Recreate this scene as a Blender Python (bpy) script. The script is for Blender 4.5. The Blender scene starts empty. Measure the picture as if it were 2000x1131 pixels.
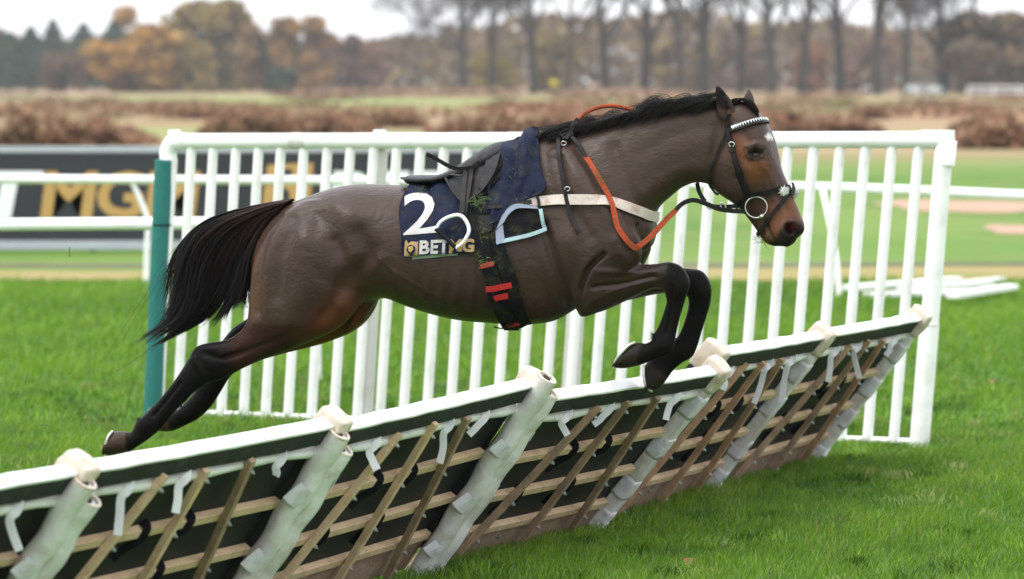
import bpy, bmesh, math, random
import numpy as np
from mathutils import Vector
from mathutils.bvhtree import BVHTree
from mathutils import noise as mnoise

random.seed(7)
rng = np.random.default_rng(7)
scene = bpy.context.scene
COL = scene.collection

# ------------------------------------------------------------------ camera
FPX, CX, CY, HORIZON, CAM_H = 7500.0, 1000.0, 565.5, 158.0, 1.9
PITCH = math.atan((CY - HORIZON) / FPX)
cam_d = bpy.data.cameras.new('camera')
cam = bpy.data.objects.new('camera', cam_d)
COL.objects.link(cam)
cam_d.sensor_width = 36.0
cam_d.lens = 36.0 * FPX / 2000.0
cam_d.clip_start, cam_d.clip_end = 0.5, 12000
cam.location = (0, 0, CAM_H)
cam.rotation_euler = (math.radians(90) - PITCH, 0, 0)
cam_d.dof.use_dof = True
cam_d.dof.focus_distance = 15.1
cam_d.dof.aperture_fstop = 3.2
scene.camera = cam

# ------------------------------------------------------------------ world, sun, exposure
world = bpy.data.worlds.new('World')
scene.world = world
world.use_nodes = True
wn, wl = world.node_tree.nodes, world.node_tree.links
wn.clear()
wo = wn.new('ShaderNodeOutputWorld')
wb = wn.new('ShaderNodeBackground')
sky = wn.new('ShaderNodeTexSky')
sky.sky_type = 'NISHITA'
sky.sun_disc = False
SUN_EL, SUN_AZ = math.radians(60), math.radians(-115)   # azimuth from +Y, clockwise
sky.sun_elevation = SUN_EL
sky.sun_rotation = SUN_AZ
sky.air_density, sky.dust_density = 1.0, 4.0
wm = wn.new('ShaderNodeMix')
wm.data_type = 'RGBA'
wm.inputs[0].default_value = 0.86
wl.new(sky.outputs[0], wm.inputs[6])
# even cloud cover, three times as bright overhead as at the horizon (standard overcast sky)
wg = wn.new('ShaderNodeTexCoord'); ws = wn.new('ShaderNodeSeparateXYZ'); wl.new(wg.outputs['Generated'], ws.inputs[0])
wr_ = wn.new('ShaderNodeMapRange'); wr_.inputs[1].default_value, wr_.inputs[2].default_value = 0, 1
wr_.inputs[3].default_value, wr_.inputs[4].default_value = 6.6, 15.0
wl.new(ws.outputs[2], wr_.inputs[0])
wc_ = wn.new('ShaderNodeMix'); wc_.data_type = 'RGBA'; wc_.blend_type = 'MULTIPLY'; wc_.inputs[0].default_value = 1
wc_.inputs[6].default_value = (.98, .995, 1.03, 1); wl.new(wr_.outputs[0], wc_.inputs[7])
wl.new(wc_.outputs[2], wm.inputs[7])
wl.new(wm.outputs[2], wb.inputs[0])
wb.inputs[1].default_value = 0.13
wl.new(wb.outputs[0], wo.inputs[0])
sun_d = bpy.data.lights.new('sun', 'SUN')
sun_d.energy, sun_d.angle, sun_d.color = 0.9, math.radians(22), (1.0, 0.96, 0.9)
sun = bpy.data.objects.new('sun', sun_d)
COL.objects.link(sun)
sd = Vector((math.sin(SUN_AZ) * math.cos(SUN_EL), math.cos(SUN_AZ) * math.cos(SUN_EL), math.sin(SUN_EL)))
sun.rotation_euler = sd.to_track_quat('Z', 'Y').to_euler()
sun.location = (0, 0, 30)
scene.view_settings.view_transform = 'Standard'
scene.view_settings.look = 'None'
scene.view_settings.gamma = 1
scene.view_settings.use_curve_mapping = False
scene.view_settings.exposure = 0.85
scene.render.engine = 'CYCLES'
scene.cycles.use_denoising = True
scene.cycles.max_bounces = 6
scene.cycles.diffuse_bounces = 3

# ------------------------------------------------------------------ geometry helpers
FWD = np.array([0, math.cos(PITCH), -math.sin(PITCH)])
UPV = np.array([0, math.sin(PITCH), math.cos(PITCH)])
RGT = np.array([1.0, 0, 0])
EYE = np.array([0, 0, CAM_H])
ZUP = np.array([0, 0, 1.0])

def ray(px, py):
    return FWD + RGT * ((px - CX) / FPX) + UPV * ((CY - py) / FPX)

def at(px, py, depth):                 # point of the place seen at px,py, that many metres away along Y
    r = ray(px, py)
    return EYE + r * (depth / r[1])

def gnd(px, py, h=0.0):                # point of the ground (or height h)
    r = ray(px, py)
    return EYE + r * ((h - CAM_H) / r[2])

def on_plane(px, py, p0, n):
    r = ray(px, py)
    return EYE + r * (np.dot(p0 - EYE, n) / np.dot(r, n))

def proj(P):
    D = np.asarray(P, float) - EYE
    z = D @ FWD
    return np.stack([CX + FPX * (D @ RGT) / z, CY - FPX * (D @ UPV) / z], -1)

def nrm(v):
    v = np.asarray(v, float)
    return v / (np.linalg.norm(v) + 1e-12)

def tag(o, label=None, cat=None, group=None, kind=None):
    if label: o['label'] = label
    if cat: o['category'] = cat
    if group: o['group'] = group
    if kind: o['kind'] = kind
    return o

ORG = {}
def thing(name, origin, label, cat, group=None):
    o = bpy.data.objects.new(name, None)
    o.empty_display_size = 0.2
    COL.objects.link(o)
    o.location = Vector(origin)
    ORG[o.name] = np.asarray(origin, float)
    return tag(o, label, cat, group)

def make(name, V, F, m, parent=None, smooth=False, origin=None, col=None):
    V = np.asarray(V, float)
    if parent is not None:
        base = ORG[parent.name]
        org = np.zeros(3)
        shift = base
    else:
        if origin is None:
            mn, mx = V.min(0), V.max(0)
            origin = np.array([(mn[0] + mx[0]) / 2, (mn[1] + mx[1]) / 2, mn[2]])
        org = np.asarray(origin, float)
        shift = org
    me = bpy.data.meshes.new(name)
    W = V - shift
    if isinstance(F, np.ndarray):
        nf, k = F.shape
        me.vertices.add(len(W))
        me.vertices.foreach_set('co', W.astype(np.float32).ravel())
        me.loops.add(nf * k)
        me.loops.foreach_set('vertex_index', F.astype(np.int32).ravel())
        me.polygons.add(nf)
        me.polygons.foreach_set('loop_start', np.arange(nf, dtype=np.int32) * k)
        me.update(calc_edges=True)
    else:
        me.from_pydata([tuple(p) for p in W], [], F)
        me.update()
    if smooth:
        me.polygons.foreach_set('use_smooth', np.ones(len(me.polygons), bool))
    if col is not None:
        a = me.color_attributes.new('col', 'FLOAT_COLOR', 'POINT')
        c4 = np.ones((len(V), 4), np.float32)
        c4[:, :col.shape[1]] = col
        a.data.foreach_set('color', c4.ravel())
    if m is not None:
        me.materials.append(m)
    o = bpy.data.objects.new(name, me)
    COL.objects.link(o)
    if parent is not None:
        o.parent = parent
    else:
        o.location = Vector(org)
    ORG[o.name] = shift if parent is not None else org
    return o

class MB:
    """collects shapes of ONE part"""
    def __init__(s):
        s.V, s.F, s.n = [], [], 0
    def add(s, V, F):
        V = np.asarray(V, float)
        s.V.append(V)
        s.F += [tuple(int(i) + s.n for i in f) for f in F]
        s.n += len(V)
        return s
    def box(s, c, ax, half, ch=0.0):
        """box centred at c, axes ax (3x3 rows), half sizes; ch = chamfer"""
        ax = np.asarray(ax, float); h = np.asarray(half, float); c = np.asarray(c, float)
        if ch <= 0:
            P = np.array([[x, y, z] for z in (-1, 1) for y in (-1, 1) for x in (-1, 1)]) * h
            F = [(0, 2, 3, 1), (4, 5, 7, 6), (0, 1, 5, 4), (2, 6, 7, 3), (0, 4, 6, 2), (1, 3, 7, 5)]
            return s.add(P @ ax + c, F)
        bm = bmesh.new()
        bmesh.ops.create_cube(bm, size=2)
        for v in bm.verts:
            v.co = Vector((v.co.x * h[0], v.co.y * h[1], v.co.z * h[2]))
        bmesh.ops.bevel(bm, geom=list(bm.edges), offset=ch, segments=2, profile=0.5, affect='EDGES')
        bm.verts.index_update()
        P = np.array([v.co[:] for v in bm.verts])
        F = [tuple(v.index for v in f.verts) for f in bm.faces]
        bm.free()
        return s.add(P @ ax + c, F)
    def tube(s, pts, r, seg=10, cap=True, flat=None):
        """tube along pts with radius (scalar or list); flat=(n vector, ratio)"""
        pts = np.asarray(pts, float); n = len(pts)
        r = np.full(n, r) if np.isscalar(r) else np.asarray(r, float)
        T = np.gradient(pts, axis=0)
        T /= np.linalg.norm(T, axis=1)[:, None] + 1e-12
        ref = ZUP if abs(T[0] @ ZUP) < .9 else np.array([1.0, 0, 0])
        u = nrm(np.cross(T[0], ref)); V = []
        for i in range(n):
            u = nrm(u - T[i] * (u @ T[i])); w = np.cross(T[i], u)
            a = np.arange(seg) * 2 * math.pi / seg
            V.append(pts[i] + r[i] * (np.cos(a)[:, None] * u + np.sin(a)[:, None] * w))
        V = np.concatenate(V); F = []
        for i in range(n - 1):
            for j in range(seg):
                k = (j + 1) % seg
                F.append((i * seg + j, i * seg + k, (i + 1) * seg + k, (i + 1) * seg + j))
        if cap:
            k0 = len(V); V = np.concatenate([V, V[:seg], V[(n - 1) * seg:n * seg]])
            F.append(tuple(k0 + j for j in range(seg - 1, -1, -1))); F.append(tuple(k0 + seg + j for j in range(seg)))
        return s.add(V, F)
    def ribbon(s, pts, nor, width, thick=0.004):
        """flat strap: centre line pts, surface normals nor, width"""
        pts = np.asarray(pts, float); nor = np.asarray(nor, float); n = len(pts)
        wd = np.full(n, width) if np.isscalar(width) else np.asarray(width, float)
        T = np.gradient(pts, axis=0); V = []
        for i in range(n):
            t = nrm(T[i]); b = nrm(np.cross(t, nor[i])); m = np.cross(b, t)
            V += [pts[i] - b * wd[i] / 2, pts[i] + b * wd[i] / 2, pts[i] + b * wd[i] / 2 + m * thick, pts[i] - b * wd[i] / 2 + m * thick]
        F = []
        for i in range(n - 1):
            a, b = i * 4, i * 4 + 4
            for j in range(4):
                k = (j + 1) % 4
                F.append((a + j, a + k, b + k, b + j))
        F += [(3, 2, 1, 0), tuple((n - 1) * 4 + j for j in range(4))]
        return s.add(V, F)
    def build(s, name, m, parent=None, smooth=False, origin=None):
        return make(name, np.concatenate(s.V), s.F, m, parent, smooth, origin)

def crumple(c, ax, half, amp, freq, seed, cuts=9, rnd=.35):
    """soft box with a crumpled surface"""
    bm = bmesh.new()
    bmesh.ops.create_cube(bm, size=2)
    bmesh.ops.subdivide_edges(bm, edges=list(bm.edges), cuts=cuts, use_grid_fill=True)
    P = np.array([v.co[:] for v in bm.verts]); bm.verts.index_update()
    F = [tuple(v.index for v in f.verts) for f in bm.faces]
    bm.free()
    sph = P / np.linalg.norm(P, axis=1)[:, None] * 1.25
    P = P * (1 - rnd) + sph * rnd
    W = (P * np.asarray(half)) @ np.asarray(ax) + np.asarray(c)
    N = (P / np.linalg.norm(P, axis=1)[:, None]) @ np.asarray(ax)
    d = np.array([mnoise.noise(Vector(q * freq) + Vector((seed, 0, 0))) + .5 * mnoise.noise(Vector(q * freq * 2.3) + Vector((0, seed, 0))) for q in W])
    return W + N * (d * amp)[:, None], F
def wrap_tube(pts, r, amp, seed, seg=26, ref=None):
    """wrapped roll with creases running round and along it"""
    pts = np.asarray(pts, float); n = len(pts)
    T = np.gradient(pts, axis=0); T /= np.linalg.norm(T, axis=1)[:, None]
    u = nrm(np.cross(T[0], np.array([.3, 1, 0]))); V = []
    for i in range(n):
        u = nrm(u - T[i] * (u @ T[i])); w = np.cross(T[i], u)
        for j in range(seg):
            a = j * 2 * math.pi / seg
            e = mnoise.noise(Vector((math.cos(a) * 1.6 + seed, math.sin(a) * 1.6, i * .10))) + .6 * mnoise.noise(Vector((math.cos(a + i * .09) * 3.2, math.sin(a + i * .09) * 3.2 + seed, i * .22)))
            fold = .6 * max(0, mnoise.noise(Vector((i * .45 + a * 1.1, seed, a * .4)))) 
            rr = r * (1 + amp * (e + fold))
            V.append(pts[i] + rr * (math.cos(a) * u + math.sin(a) * w))
    V = np.array(V); F = []
    for i in range(n - 1):
        for j in range(seg):
            k = (j + 1) % seg
            F.append((i * seg + j, i * seg + k, (i + 1) * seg + k, (i + 1) * seg + j))
    k0 = len(V); V = np.concatenate([V, V[:seg], V[(n - 1) * seg:n * seg]])
    F.append(tuple(k0 + j for j in range(seg - 1, -1, -1))); F.append(tuple(k0 + seg + j for j in range(seg)))
    return V, F

def crom(P, sub=6, closed=False):
    """Catmull-Rom resampling of rows"""
    P = np.asarray(P, float); n = len(P)
    if n < 3 and not closed:
        t = np.linspace(0, 1, sub + 1)[:, None]
        return P[0] * (1 - t) + P[1] * t
    out = []
    for i in range(n if closed else n - 1):
        if closed:
            p0, p1, p2, p3 = P[(i - 1) % n], P[i], P[(i + 1) % n], P[(i + 2) % n]
        else:
            p1, p2 = P[i], P[i + 1]
            p0 = P[i - 1] if i else 2 * p1 - p2
            p3 = P[i + 2] if i + 2 < n else 2 * p2 - p1
        for t in np.arange(sub) / sub:
            out.append(.5 * (2 * p1 + (p2 - p0) * t + (2 * p0 - 5 * p1 + 4 * p2 - p3) * t * t + (3 * p1 - p0 - 3 * p2 + p3) * t ** 3))
    if not closed:
        out.append(P[-1])
    return np.array(out)

# ------------------------------------------------------------------ materials
def mat(name, col, rough=0.6, var=0.15, scale=6.0, bump=0.0, bscale=40.0, metal=0.0, spec=0.5, dirt=None, stretch=None, vcol=False, sheen=0.0, coat=0.0, trans=0.0):
    m = bpy.data.materials.new(name)
    m.use_nodes = True
    N, L = m.node_tree.nodes, m.node_tree.links
    b = N['Principled BSDF']
    b.inputs['Roughness'].default_value = rough
    b.inputs['Metallic'].default_value = metal
    b.inputs['Specular IOR Level'].default_value = spec
    if sheen: b.inputs['Sheen Weight'].default_value = sheen
    if coat:
        b.inputs['Coat Weight'].default_value = coat
        b.inputs['Coat Roughness'].default_value = 0.3
    tc = N.new('ShaderNodeTexCoord')
    src = tc.outputs['Object']
    if stretch:
        mp = N.new('ShaderNodeMapping'); mp.inputs['Scale'].default_value = stretch
        L.new(src, mp.inputs[0]); src = mp.outputs[0]
    nz = N.new('ShaderNodeTexNoise')
    nz.inputs['Scale'].default_value = scale; nz.inputs['Detail'].default_value = 6; nz.inputs['Roughness'].default_value = 0.62
    L.new(src, nz.inputs['Vector'])
    mr = N.new('ShaderNodeMapRange')
    mr.inputs[1].default_value, mr.inputs[2].default_value = 0.25, 0.75
    mr.inputs[3].default_value, mr.inputs[4].default_value = 1 - var, 1 + var
    L.new(nz.outputs[0], mr.inputs[0])
    mx = N.new('ShaderNodeMix'); mx.data_type = 'RGBA'; mx.blend_type = 'MULTIPLY'; mx.inputs[0].default_value = 1
    if vcol:
        at_ = N.new('ShaderNodeAttribute'); at_.attribute_name = 'col'
        L.new(at_.outputs[0], mx.inputs[6])
        if vcol == 'spec': L.new(at_.outputs['Alpha'], b.inputs['Specular IOR Level'])
    else:
        mx.inputs[6].default_value = (*col, 1)
    L.new(mr.outputs[0], mx.inputs[7])
    out = mx.outputs[2]
    if dirt:
        dc, da, ds = dirt
        n2 = N.new('ShaderNodeTexNoise'); n2.inputs['Scale'].default_value = ds; n2.inputs['Detail'].default_value = 8; n2.inputs['Roughness'].default_value = 0.7
        L.new(tc.outputs['Object'], n2.inputs['Vector'])
        r2 = N.new('ShaderNodeMapRange'); r2.inputs[1].default_value, r2.inputs[2].default_value = 0.5, 0.72
        r2.inputs[4].default_value = da
        L.new(n2.outputs[0], r2.inputs[0])
        m2 = N.new('ShaderNodeMix'); m2.data_type = 'RGBA'
        L.new(r2.outputs[0], m2.inputs[0]); L.new(out, m2.inputs[6]); m2.inputs[7].default_value = (*dc, 1)
        out = m2.outputs[2]
    L.new(out, b.inputs['Base Color'])
    if bump:
        n3 = N.new('ShaderNodeTexNoise'); n3.inputs['Scale'].default_value = bscale; n3.inputs['Detail'].default_value = 5
        L.new(src, n3.inputs['Vector'])
        bp = N.new('ShaderNodeBump'); bp.inputs['Strength'].default_value = bump; bp.inputs['Distance'].default_value = 0.01
        L.new(n3.outputs[0], bp.inputs['Height']); L.new(bp.outputs[0], b.inputs['Normal'])
    if trans:
        b.inputs['Subsurface Weight'].default_value = 0.0
    return m

M = {}
M['white'] = mat('white_plastic', (.82, .82, .82), .4, .03, 4, dirt=((.42, .42, .34), .5, 4))
M['green_pad'] = mat('green_padding', (.008, .135, .12), .7, .12, 12, .25, 60)
M['black_board'] = mat('black_board', (.016, .018, .017), .6, .25, 5, .15, 90, spec=.2)
M['dark_foam'] = mat('dark_foam', (.018, .021, .020), .7, .2, 8, .3, 90, spec=.25, dirt=((.1, .1, .1), .5, 14))
M['white_foam'] = mat('white_foam', (.80, .80, .81), .6, .04, 6, .2, 30, dirt=((.5, .46, .4), .4, 9))
M['tarp'] = mat('white_tarpaulin', (.66, .66, .655), .5, .08, 5, .5, 22, dirt=((.36, .28, .19), .75, 6))
M['tape'] = mat('white_tape', (.66, .66, .72), .6, .08, 8, .4, 40, dirt=((.35, .27, .2), .6, 9))
M['cover'] = mat('soiled_cover', (.56, .49, .41), .75, .15, 6, .6, 25, dirt=((.33, .21, .12), .95, 12))
M['wood'] = mat('new_batten_wood', (.60, .43, .275), .65, .18, 9, .35, 60, stretch=(1, 1, 1), dirt=((.25, .15, .08), .5, 16))
M['wood_old'] = mat('weathered_batten_wood', (.33, .225, .145), .75, .35, 10, .5, 60, dirt=((.12, .075, .045), .7, 13))
M['wood_red'] = mat('reddish_batten_wood', (.42, .25, .155), .7, .3, 10, .4, 60, dirt=((.18, .10, .06), .6, 13))
M['kick'] = mat('kickboard_wood', (.33, .215, .165), .8, .25, 6, .5, 50, dirt=((.16, .07, .035), .85, 5))
M['tie'] = mat('tie_webbing', (.75, .75, .80), .7, .06, 20, .2, 200)
M['strap'] = mat('black_strap', (.006, .006, .010), .8, .2, 20, .3, 200, spec=.1)
M['bolt'] = mat('zinc_bolt', (.5, .56, .58), .35, .1, 30, metal=.9)
# ------------------------------------------------------------------ ground
def ground_material():
    m = bpy.data.materials.new('turf_and_heath')
    m.use_nodes = True
    N, L = m.node_tree.nodes, m.node_tree.links
    b = N['Principled BSDF']; b.inputs['Roughness'].default_value = .9; b.inputs['Specular IOR Level'].default_value = .15
    g = N.new('ShaderNodeNewGeometry')
    sp = N.new('ShaderNodeSeparateXYZ'); L.new(g.outputs['Position'], sp.inputs[0])
    def noise(scale, vec=(1, 1, 1), det=5, ro=.6):
        mp = N.new('ShaderNodeMapping'); mp.inputs['Scale'].default_value = vec; L.new(g.outputs['Position'], mp.inputs[0])
        n = N.new('ShaderNodeTexNoise'); n.inputs['Scale'].default_value = scale; n.inputs['Detail'].default_value = det; n.inputs['Roughness'].default_value = ro
        L.new(mp.outputs[0], n.inputs[0]); return n.outputs[0]
    def ramp(src, lo, hi):
        r = N.new('ShaderNodeMapRange'); r.interpolation_type = 'SMOOTHSTEP'; r.inputs[1].default_value = lo; r.inputs[2].default_value = hi
        L.new(src, r.inputs[0]); return r.outputs[0]
    def mix(f, a, c):
        x = N.new('ShaderNodeMix'); x.data_type = 'RGBA'
        if isinstance(f, float): x.inputs[0].default_value = f
        else: L.new(f, x.inputs[0])
        for i, s in ((6, a), (7, c)):
            if isinstance(s, tuple): x.inputs[i].default_value = (*s, 1)
            else: L.new(s, x.inputs[i])
        return x.outputs[2]
    def mul(a, c):
        x = N.new('ShaderNodeMath'); x.operation = 'MULTIPLY'
        L.new(a, x.inputs[0])
        if isinstance(c, float): x.inputs[1].default_value = c
        else: L.new(c, x.inputs[1])
        return x.outputs[0]
    turf = mix(ramp(noise(.55, (1, .35, 1)), .35, .65), (.042, .125, .006), (.08, .195, .010))
    turf = mix(mul(ramp(noise(9.0), .45, .75), .6), turf, (.11, .19, .03))
    turf = mix(mul(ramp(noise(30.0), .5, .7), .5), turf, (.028, .07, .008))
    rough = mix(ramp(noise(.09, (.5, 1.2, 1)), .4, .62), (.115, .185, .038), (.085, .165, .022))
    rough = mix(mul(ramp(noise(.35), .45, .7), .5), rough, (.20, .19, .08))
    rough = mix(mul(ramp(noise(.16, (1, .35, 1), 4), .45, .62), .75), rough, (.058, .125, .014))
    heath = mix(ramp(noise(.018, (.5, 1.0, 1), 6), .43, .53), (.17, .215, .07), (.25, .185, .105))
    heath = mix(mul(ramp(noise(.045, (.5, .9, 1), 6), .50, .60), .85), heath, (.235, .125, .075))
    # the far green strip of a second track and the russet edge of the wood
    y = sp.outputs[1]
    strip = mul(ramp(y, 255., 290.), ramp(y, 470., 400.))
    heath = mix(mul(mul(strip, ramp(noise(.02, (.8, .5, 1)), .40, .58)), .85), heath, (.14, .215, .05))
    heath = mix(mul(ramp(y, 480., 540.), .8), heath, (.24, .155, .10))
    c = mix(ramp(y, 36.4, 37.0), turf, rough)
    bare = mul(mul(ramp(y, 36.0, 36.7), ramp(y, 40.5, 38.6)), ramp(noise(.5, (.4, 1, 1)), .34, .5))
    c = mix(mul(bare, .8), c, (.30, .215, .10))
    c = mix(ramp(y, 78., 110.), c, heath)
    L.new(c, b.inputs['Base Color'])
    bp = N.new('ShaderNodeBump'); bp.inputs['Strength'].default_value = .6; bp.inputs['Distance'].default_value = .03
    L.new(noise(24.0), bp.inputs['Height']); L.new(bp.outputs[0], b.inputs['Normal'])
    return m
M['ground'] = ground_material()
gx = np.array([-4000, -1500, -500, -120, -40, -15, 0, 15, 40, 120, 500, 1500, 4000.])
gy = np.array([-60, -10, 5, 15, 25, 36, 45, 60, 80, 120, 200, 350, 600, 900, 1600, 6000.])
V = np.array([[x, y, 0] for y in gy for x in gx]); nx = len(gx)
F = np.array([[j * nx + i, j * nx + i + 1, (j + 1) * nx + i + 1, (j + 1) * nx + i] for j in range(len(gy) - 1) for i in range(nx - 1)])
tag(make('ground', V, F, M['ground'], origin=(0, 0, 0)), 'green racecourse turf running into pale autumn heath', kind='structure')

def blob_sheet(name, px, py, rx, ry, m, h, seed):
    r = random.Random(seed)
    c = gnd(px, py); ex = abs(gnd(px + rx, py)[0] - c[0]); ey = (gnd(px, py - ry)[1] - gnd(px, py + ry)[1]) / 2
    V = [(c[0], c[1], h)]
    for k in range(40):
        a = k * math.pi / 20
        f = 1 + .12 * math.sin(3 * a + seed) + .08 * math.sin(7 * a) + r.uniform(-.03, .03)
        V.append((c[0] + ex * f * math.cos(a), c[1] + ey * f * math.sin(a), h))
    return tag(make(name, V, [(0, 1 + k, 1 + (k + 1) % 40) for k in range(40)], m), kind='structure')
M['sand'] = mat('sandy_earth', (.33, .20, .135), .95, .15, .8, .3, 6)
tag(blob_sheet('sand_patch', 1905, 402, 190, 12, M['sand'], .006, 1), 'bare sandy patch behind the fence post')
tag(blob_sheet('sand_patch', 2010, 449, 90, 9, M['sand'], .006, 2), 'smaller bare sandy patch at the right edge')
M['ditch'] = mat('ditch_earth', (.075, .085, .035), .95, .3, 1.2, .4, 8)
mbq = MB()
for i in range(24):
    x0, x1 = -14 + i * 1.3, -14 + (i + 1) * 1.3
    w0 = .16 + .07 * math.sin(i * 1.7)
    ya, yb = 39.3 + .25 * math.sin(i * .5), 39.3 + .25 * math.sin((i + 1) * .5)
    mbq.add([(x0, ya - w0, .005), (x1, yb - w0, .005), (x1, yb + .25, .03), (x0, ya + .25, .03)], [(0, 1, 2, 3)])
tag(mbq.build('ditch_edge', M['ditch']), 'dark worn edge where the mown track ends', kind='structure')

# ------------------------------------------------------------------ grass
def grass_material():
    m = bpy.data.materials.new('grass_blades')
    m.use_nodes = True
    N, L = m.node_tree.nodes, m.node_tree.links
    b = N['Principled BSDF']; b.inputs['Roughness'].default_value = .5; b.inputs['Specular IOR Level'].default_value = .35
    a = N.new('ShaderNodeAttribute'); a.attribute_name = 'col'
    L.new(a.outputs[0], b.inputs['Base Color'])
    t = N.new('ShaderNodeBsdfTranslucent'); L.new(a.outputs[0], t.inputs[0])
    mx = N.new('ShaderNodeMixShader'); mx.inputs[0].default_value = .3
    L.new(b.outputs[0], mx.inputs[1]); L.new(t.outputs[0], mx.inputs[2])
    L.new(mx.outputs[0], N['Material Output'].inputs[0])
    return m
M['grass'] = grass_material()
def fnoise(x, y, f, seed):
    r = np.random.default_rng(seed); s = np.zeros_like(x)
    for k in range(7):
        a = r.uniform(0, 6.28); q = f * r.uniform(.5, 1.8)
        s += np.sin((x * math.cos(a) + y * math.sin(a)) * q + r.uniform(0, 6.28))
    return s / 3.0
def blades(name, y0, y1, n, hgt, wid, label, margin=1.3):
    u = rng.random(n)
    y = np.sqrt(y0 ** 2 + u * (y1 ** 2 - y0 ** 2))
    x = (rng.random(n) * 2 - 1) * (y * 1000 / FPX + margin)
    cl = fnoise(x, y * .8, 5.5, 3) * .6 + fnoise(x, y, 17, 5) * .6      # tussocks
    big = fnoise(x * .6, y * .5, 1.7, 9)
    h = hgt * np.clip(rng.normal(1, .28, n), .4, 1.8) * (1 + .42 * np.clip(cl, -1, 1.4))
    az = rng.uniform(0, 6.283, n) + .8 * fnoise(x, y, 3.5, 8)
    lean = h * np.abs(rng.normal(.55, .3, n))
    dx, dy = np.cos(az) * lean + h * .22, np.sin(az) * lean
    w = wid * rng.uniform(.6, 1.3, n)
    a2 = rng.uniform(0, 6.283, n)
    wx, wy = np.cos(a2) * w / 2, np.sin(a2) * w / 2 * .6
    z = np.zeros(n)
    P = np.stack([np.stack([x - wx, y - wy, z], 1), np.stack([x + wx, y + wy, z], 1),
                  np.stack([x + wx * .8 + dx * .35, y + wy * .8 + dy * .35, h * .62], 1), np.stack([x - wx * .8 + dx * .35, y - wy * .8 + dy * .35, h * .62], 1),
                  np.stack([x + dx, y + dy, h], 1)], 1).reshape(-1, 3)
    i = np.arange(n) * 5
    F = np.concatenate([np.stack([i, i + 1, i + 2], 1), np.stack([i, i + 2, i + 3], 1), np.stack([i + 3, i + 2, i + 4], 1)])
    g = np.clip(.5 + .13 * big + .22 * cl + rng.normal(0, .16, n), 0, 1)[:, None]
    c = np.array([.042, .125, .004]) * (1 - g) + np.array([.185, .33, .016]) * g
    pale = (rng.random(n) < .05)[:, None]
    c = np.where(pale, np.array([.24, .25, .075]), c)
    blue = (rng.random(n) < .12)[:, None]
    c = np.where(blue, np.array([.085, .17, .055]), c)
    o = make(name, P, F, M['grass'], origin=(0, (y0 + y1) / 2, 0), col=np.repeat(c, 5, 0))
    return tag(o, label, 'grass', kind='stuff')
blades('near_grass', 13.6, 21.0, 330000, .040, .0034, 'short tufted green turf in the foreground')
blades('far_grass', 21.0, 36.2, 150000, .055, .008, 'blurred mown turf behind the picket wing', 1.6)

# longer, paler tufts standing out of the turf
K = 900; B_ = 42
ty = np.sqrt(13.8 ** 2 + rng.random(K) * (24. ** 2 - 13.8 ** 2)); tx = (rng.random(K) * 2 - 1) * (ty * 1000 / FPX + 1.0)
tone = np.where(rng.random((K, 1)) < .25, np.array([[.22, .27, .07]]), np.where(rng.random((K, 1)) < .5, np.array([[.17, .30, .02]]), np.array([[.035, .10, .006]])))
k_ = np.repeat(np.arange(K), B_); n = len(k_)
rr_ = rng.uniform(.02, .09, K)[k_]
x = tx[k_] + rng.normal(0, 1, n) * rr_; y = ty[k_] + rng.normal(0, 1, n) * rr_
h = rng.uniform(.035, .068, K)[k_] * rng.uniform(.6, 1.2, n); az = rng.uniform(0, 6.283, K)[k_] + rng.normal(0, .9, n); ln = h * rng.uniform(.4, 1.1, n)
wx = rng.uniform(.0012, .0022, n)
zz = np.zeros(n)
P = np.stack([np.stack([x - wx, y, zz], 1), np.stack([x + wx, y, zz], 1), np.stack([x + wx + np.cos(az) * ln * .3, y + np.sin(az) * ln * .3, h * .65], 1),
              np.stack([x - wx + np.cos(az) * ln * .3, y + np.sin(az) * ln * .3, h * .65], 1), np.stack([x + np.cos(az) * ln, y + np.sin(az) * ln, h], 1)], 1).reshape(-1, 3)
i_ = np.arange(n) * 5
F = np.concatenate([np.stack([i_, i_ + 1, i_ + 2], 1), np.stack([i_, i_ + 2, i_ + 3], 1), np.stack([i_ + 3, i_ + 2, i_ + 4], 1)])
cc = tone[k_] * np.clip(rng.normal(1, .2, (n, 1)), .5, 1.6)
tag(make('grass_tufts', P, F, M['grass'], origin=(0, 18, 0), col=np.repeat(cc, 5, 0)), 'longer pale tufts scattered in the near turf', 'grass', kind='stuff')

# ------------------------------------------------------------------ bracken and far woods
def leaf_mat(name, var=.3):
    m = mat(name, (1, 1, 1), .8, var, .6, vcol=True, spec=.2)
    return m
M['leaf'] = leaf_mat('autumn_leaves')
M['bark'] = mat('grey_bark', (.040, .033, .025), .9, .3, 3, .5, 20)
def leaf_cloud(P, size, cols, flat=.0):
    """one small bent leaf-clump face per point of P"""
    n = len(P)
    a = rng.normal(size=(n, 3)); a[:, 2] *= (1 - flat); a /= np.linalg.norm(a, axis=1)[:, None]
    b = rng.normal(size=(n, 3)); b = np.cross(a, b); b /= np.linalg.norm(b, axis=1)[:, None]
    s = size * rng.uniform(.5, 1.4, n)[:, None]
    c = np.cross(a, b)
    V = np.stack([P - a * s, P + b * s * .6 + c * s * .25, P + a * s, P - b * s * .6 + c * s * .25], 1).reshape(-1, 3)
    F = np.arange(n * 4).reshape(-1, 4)
    return V, F, np.repeat(cols, 4, 0)
def pal(n, cols, spread=.18):
    cols = np.array(cols)
    c = cols[rng.integers(0, len(cols), n)]
    return c * np.clip(rng.normal(1, spread, (n, 1)), .5, 1.6)

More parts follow.
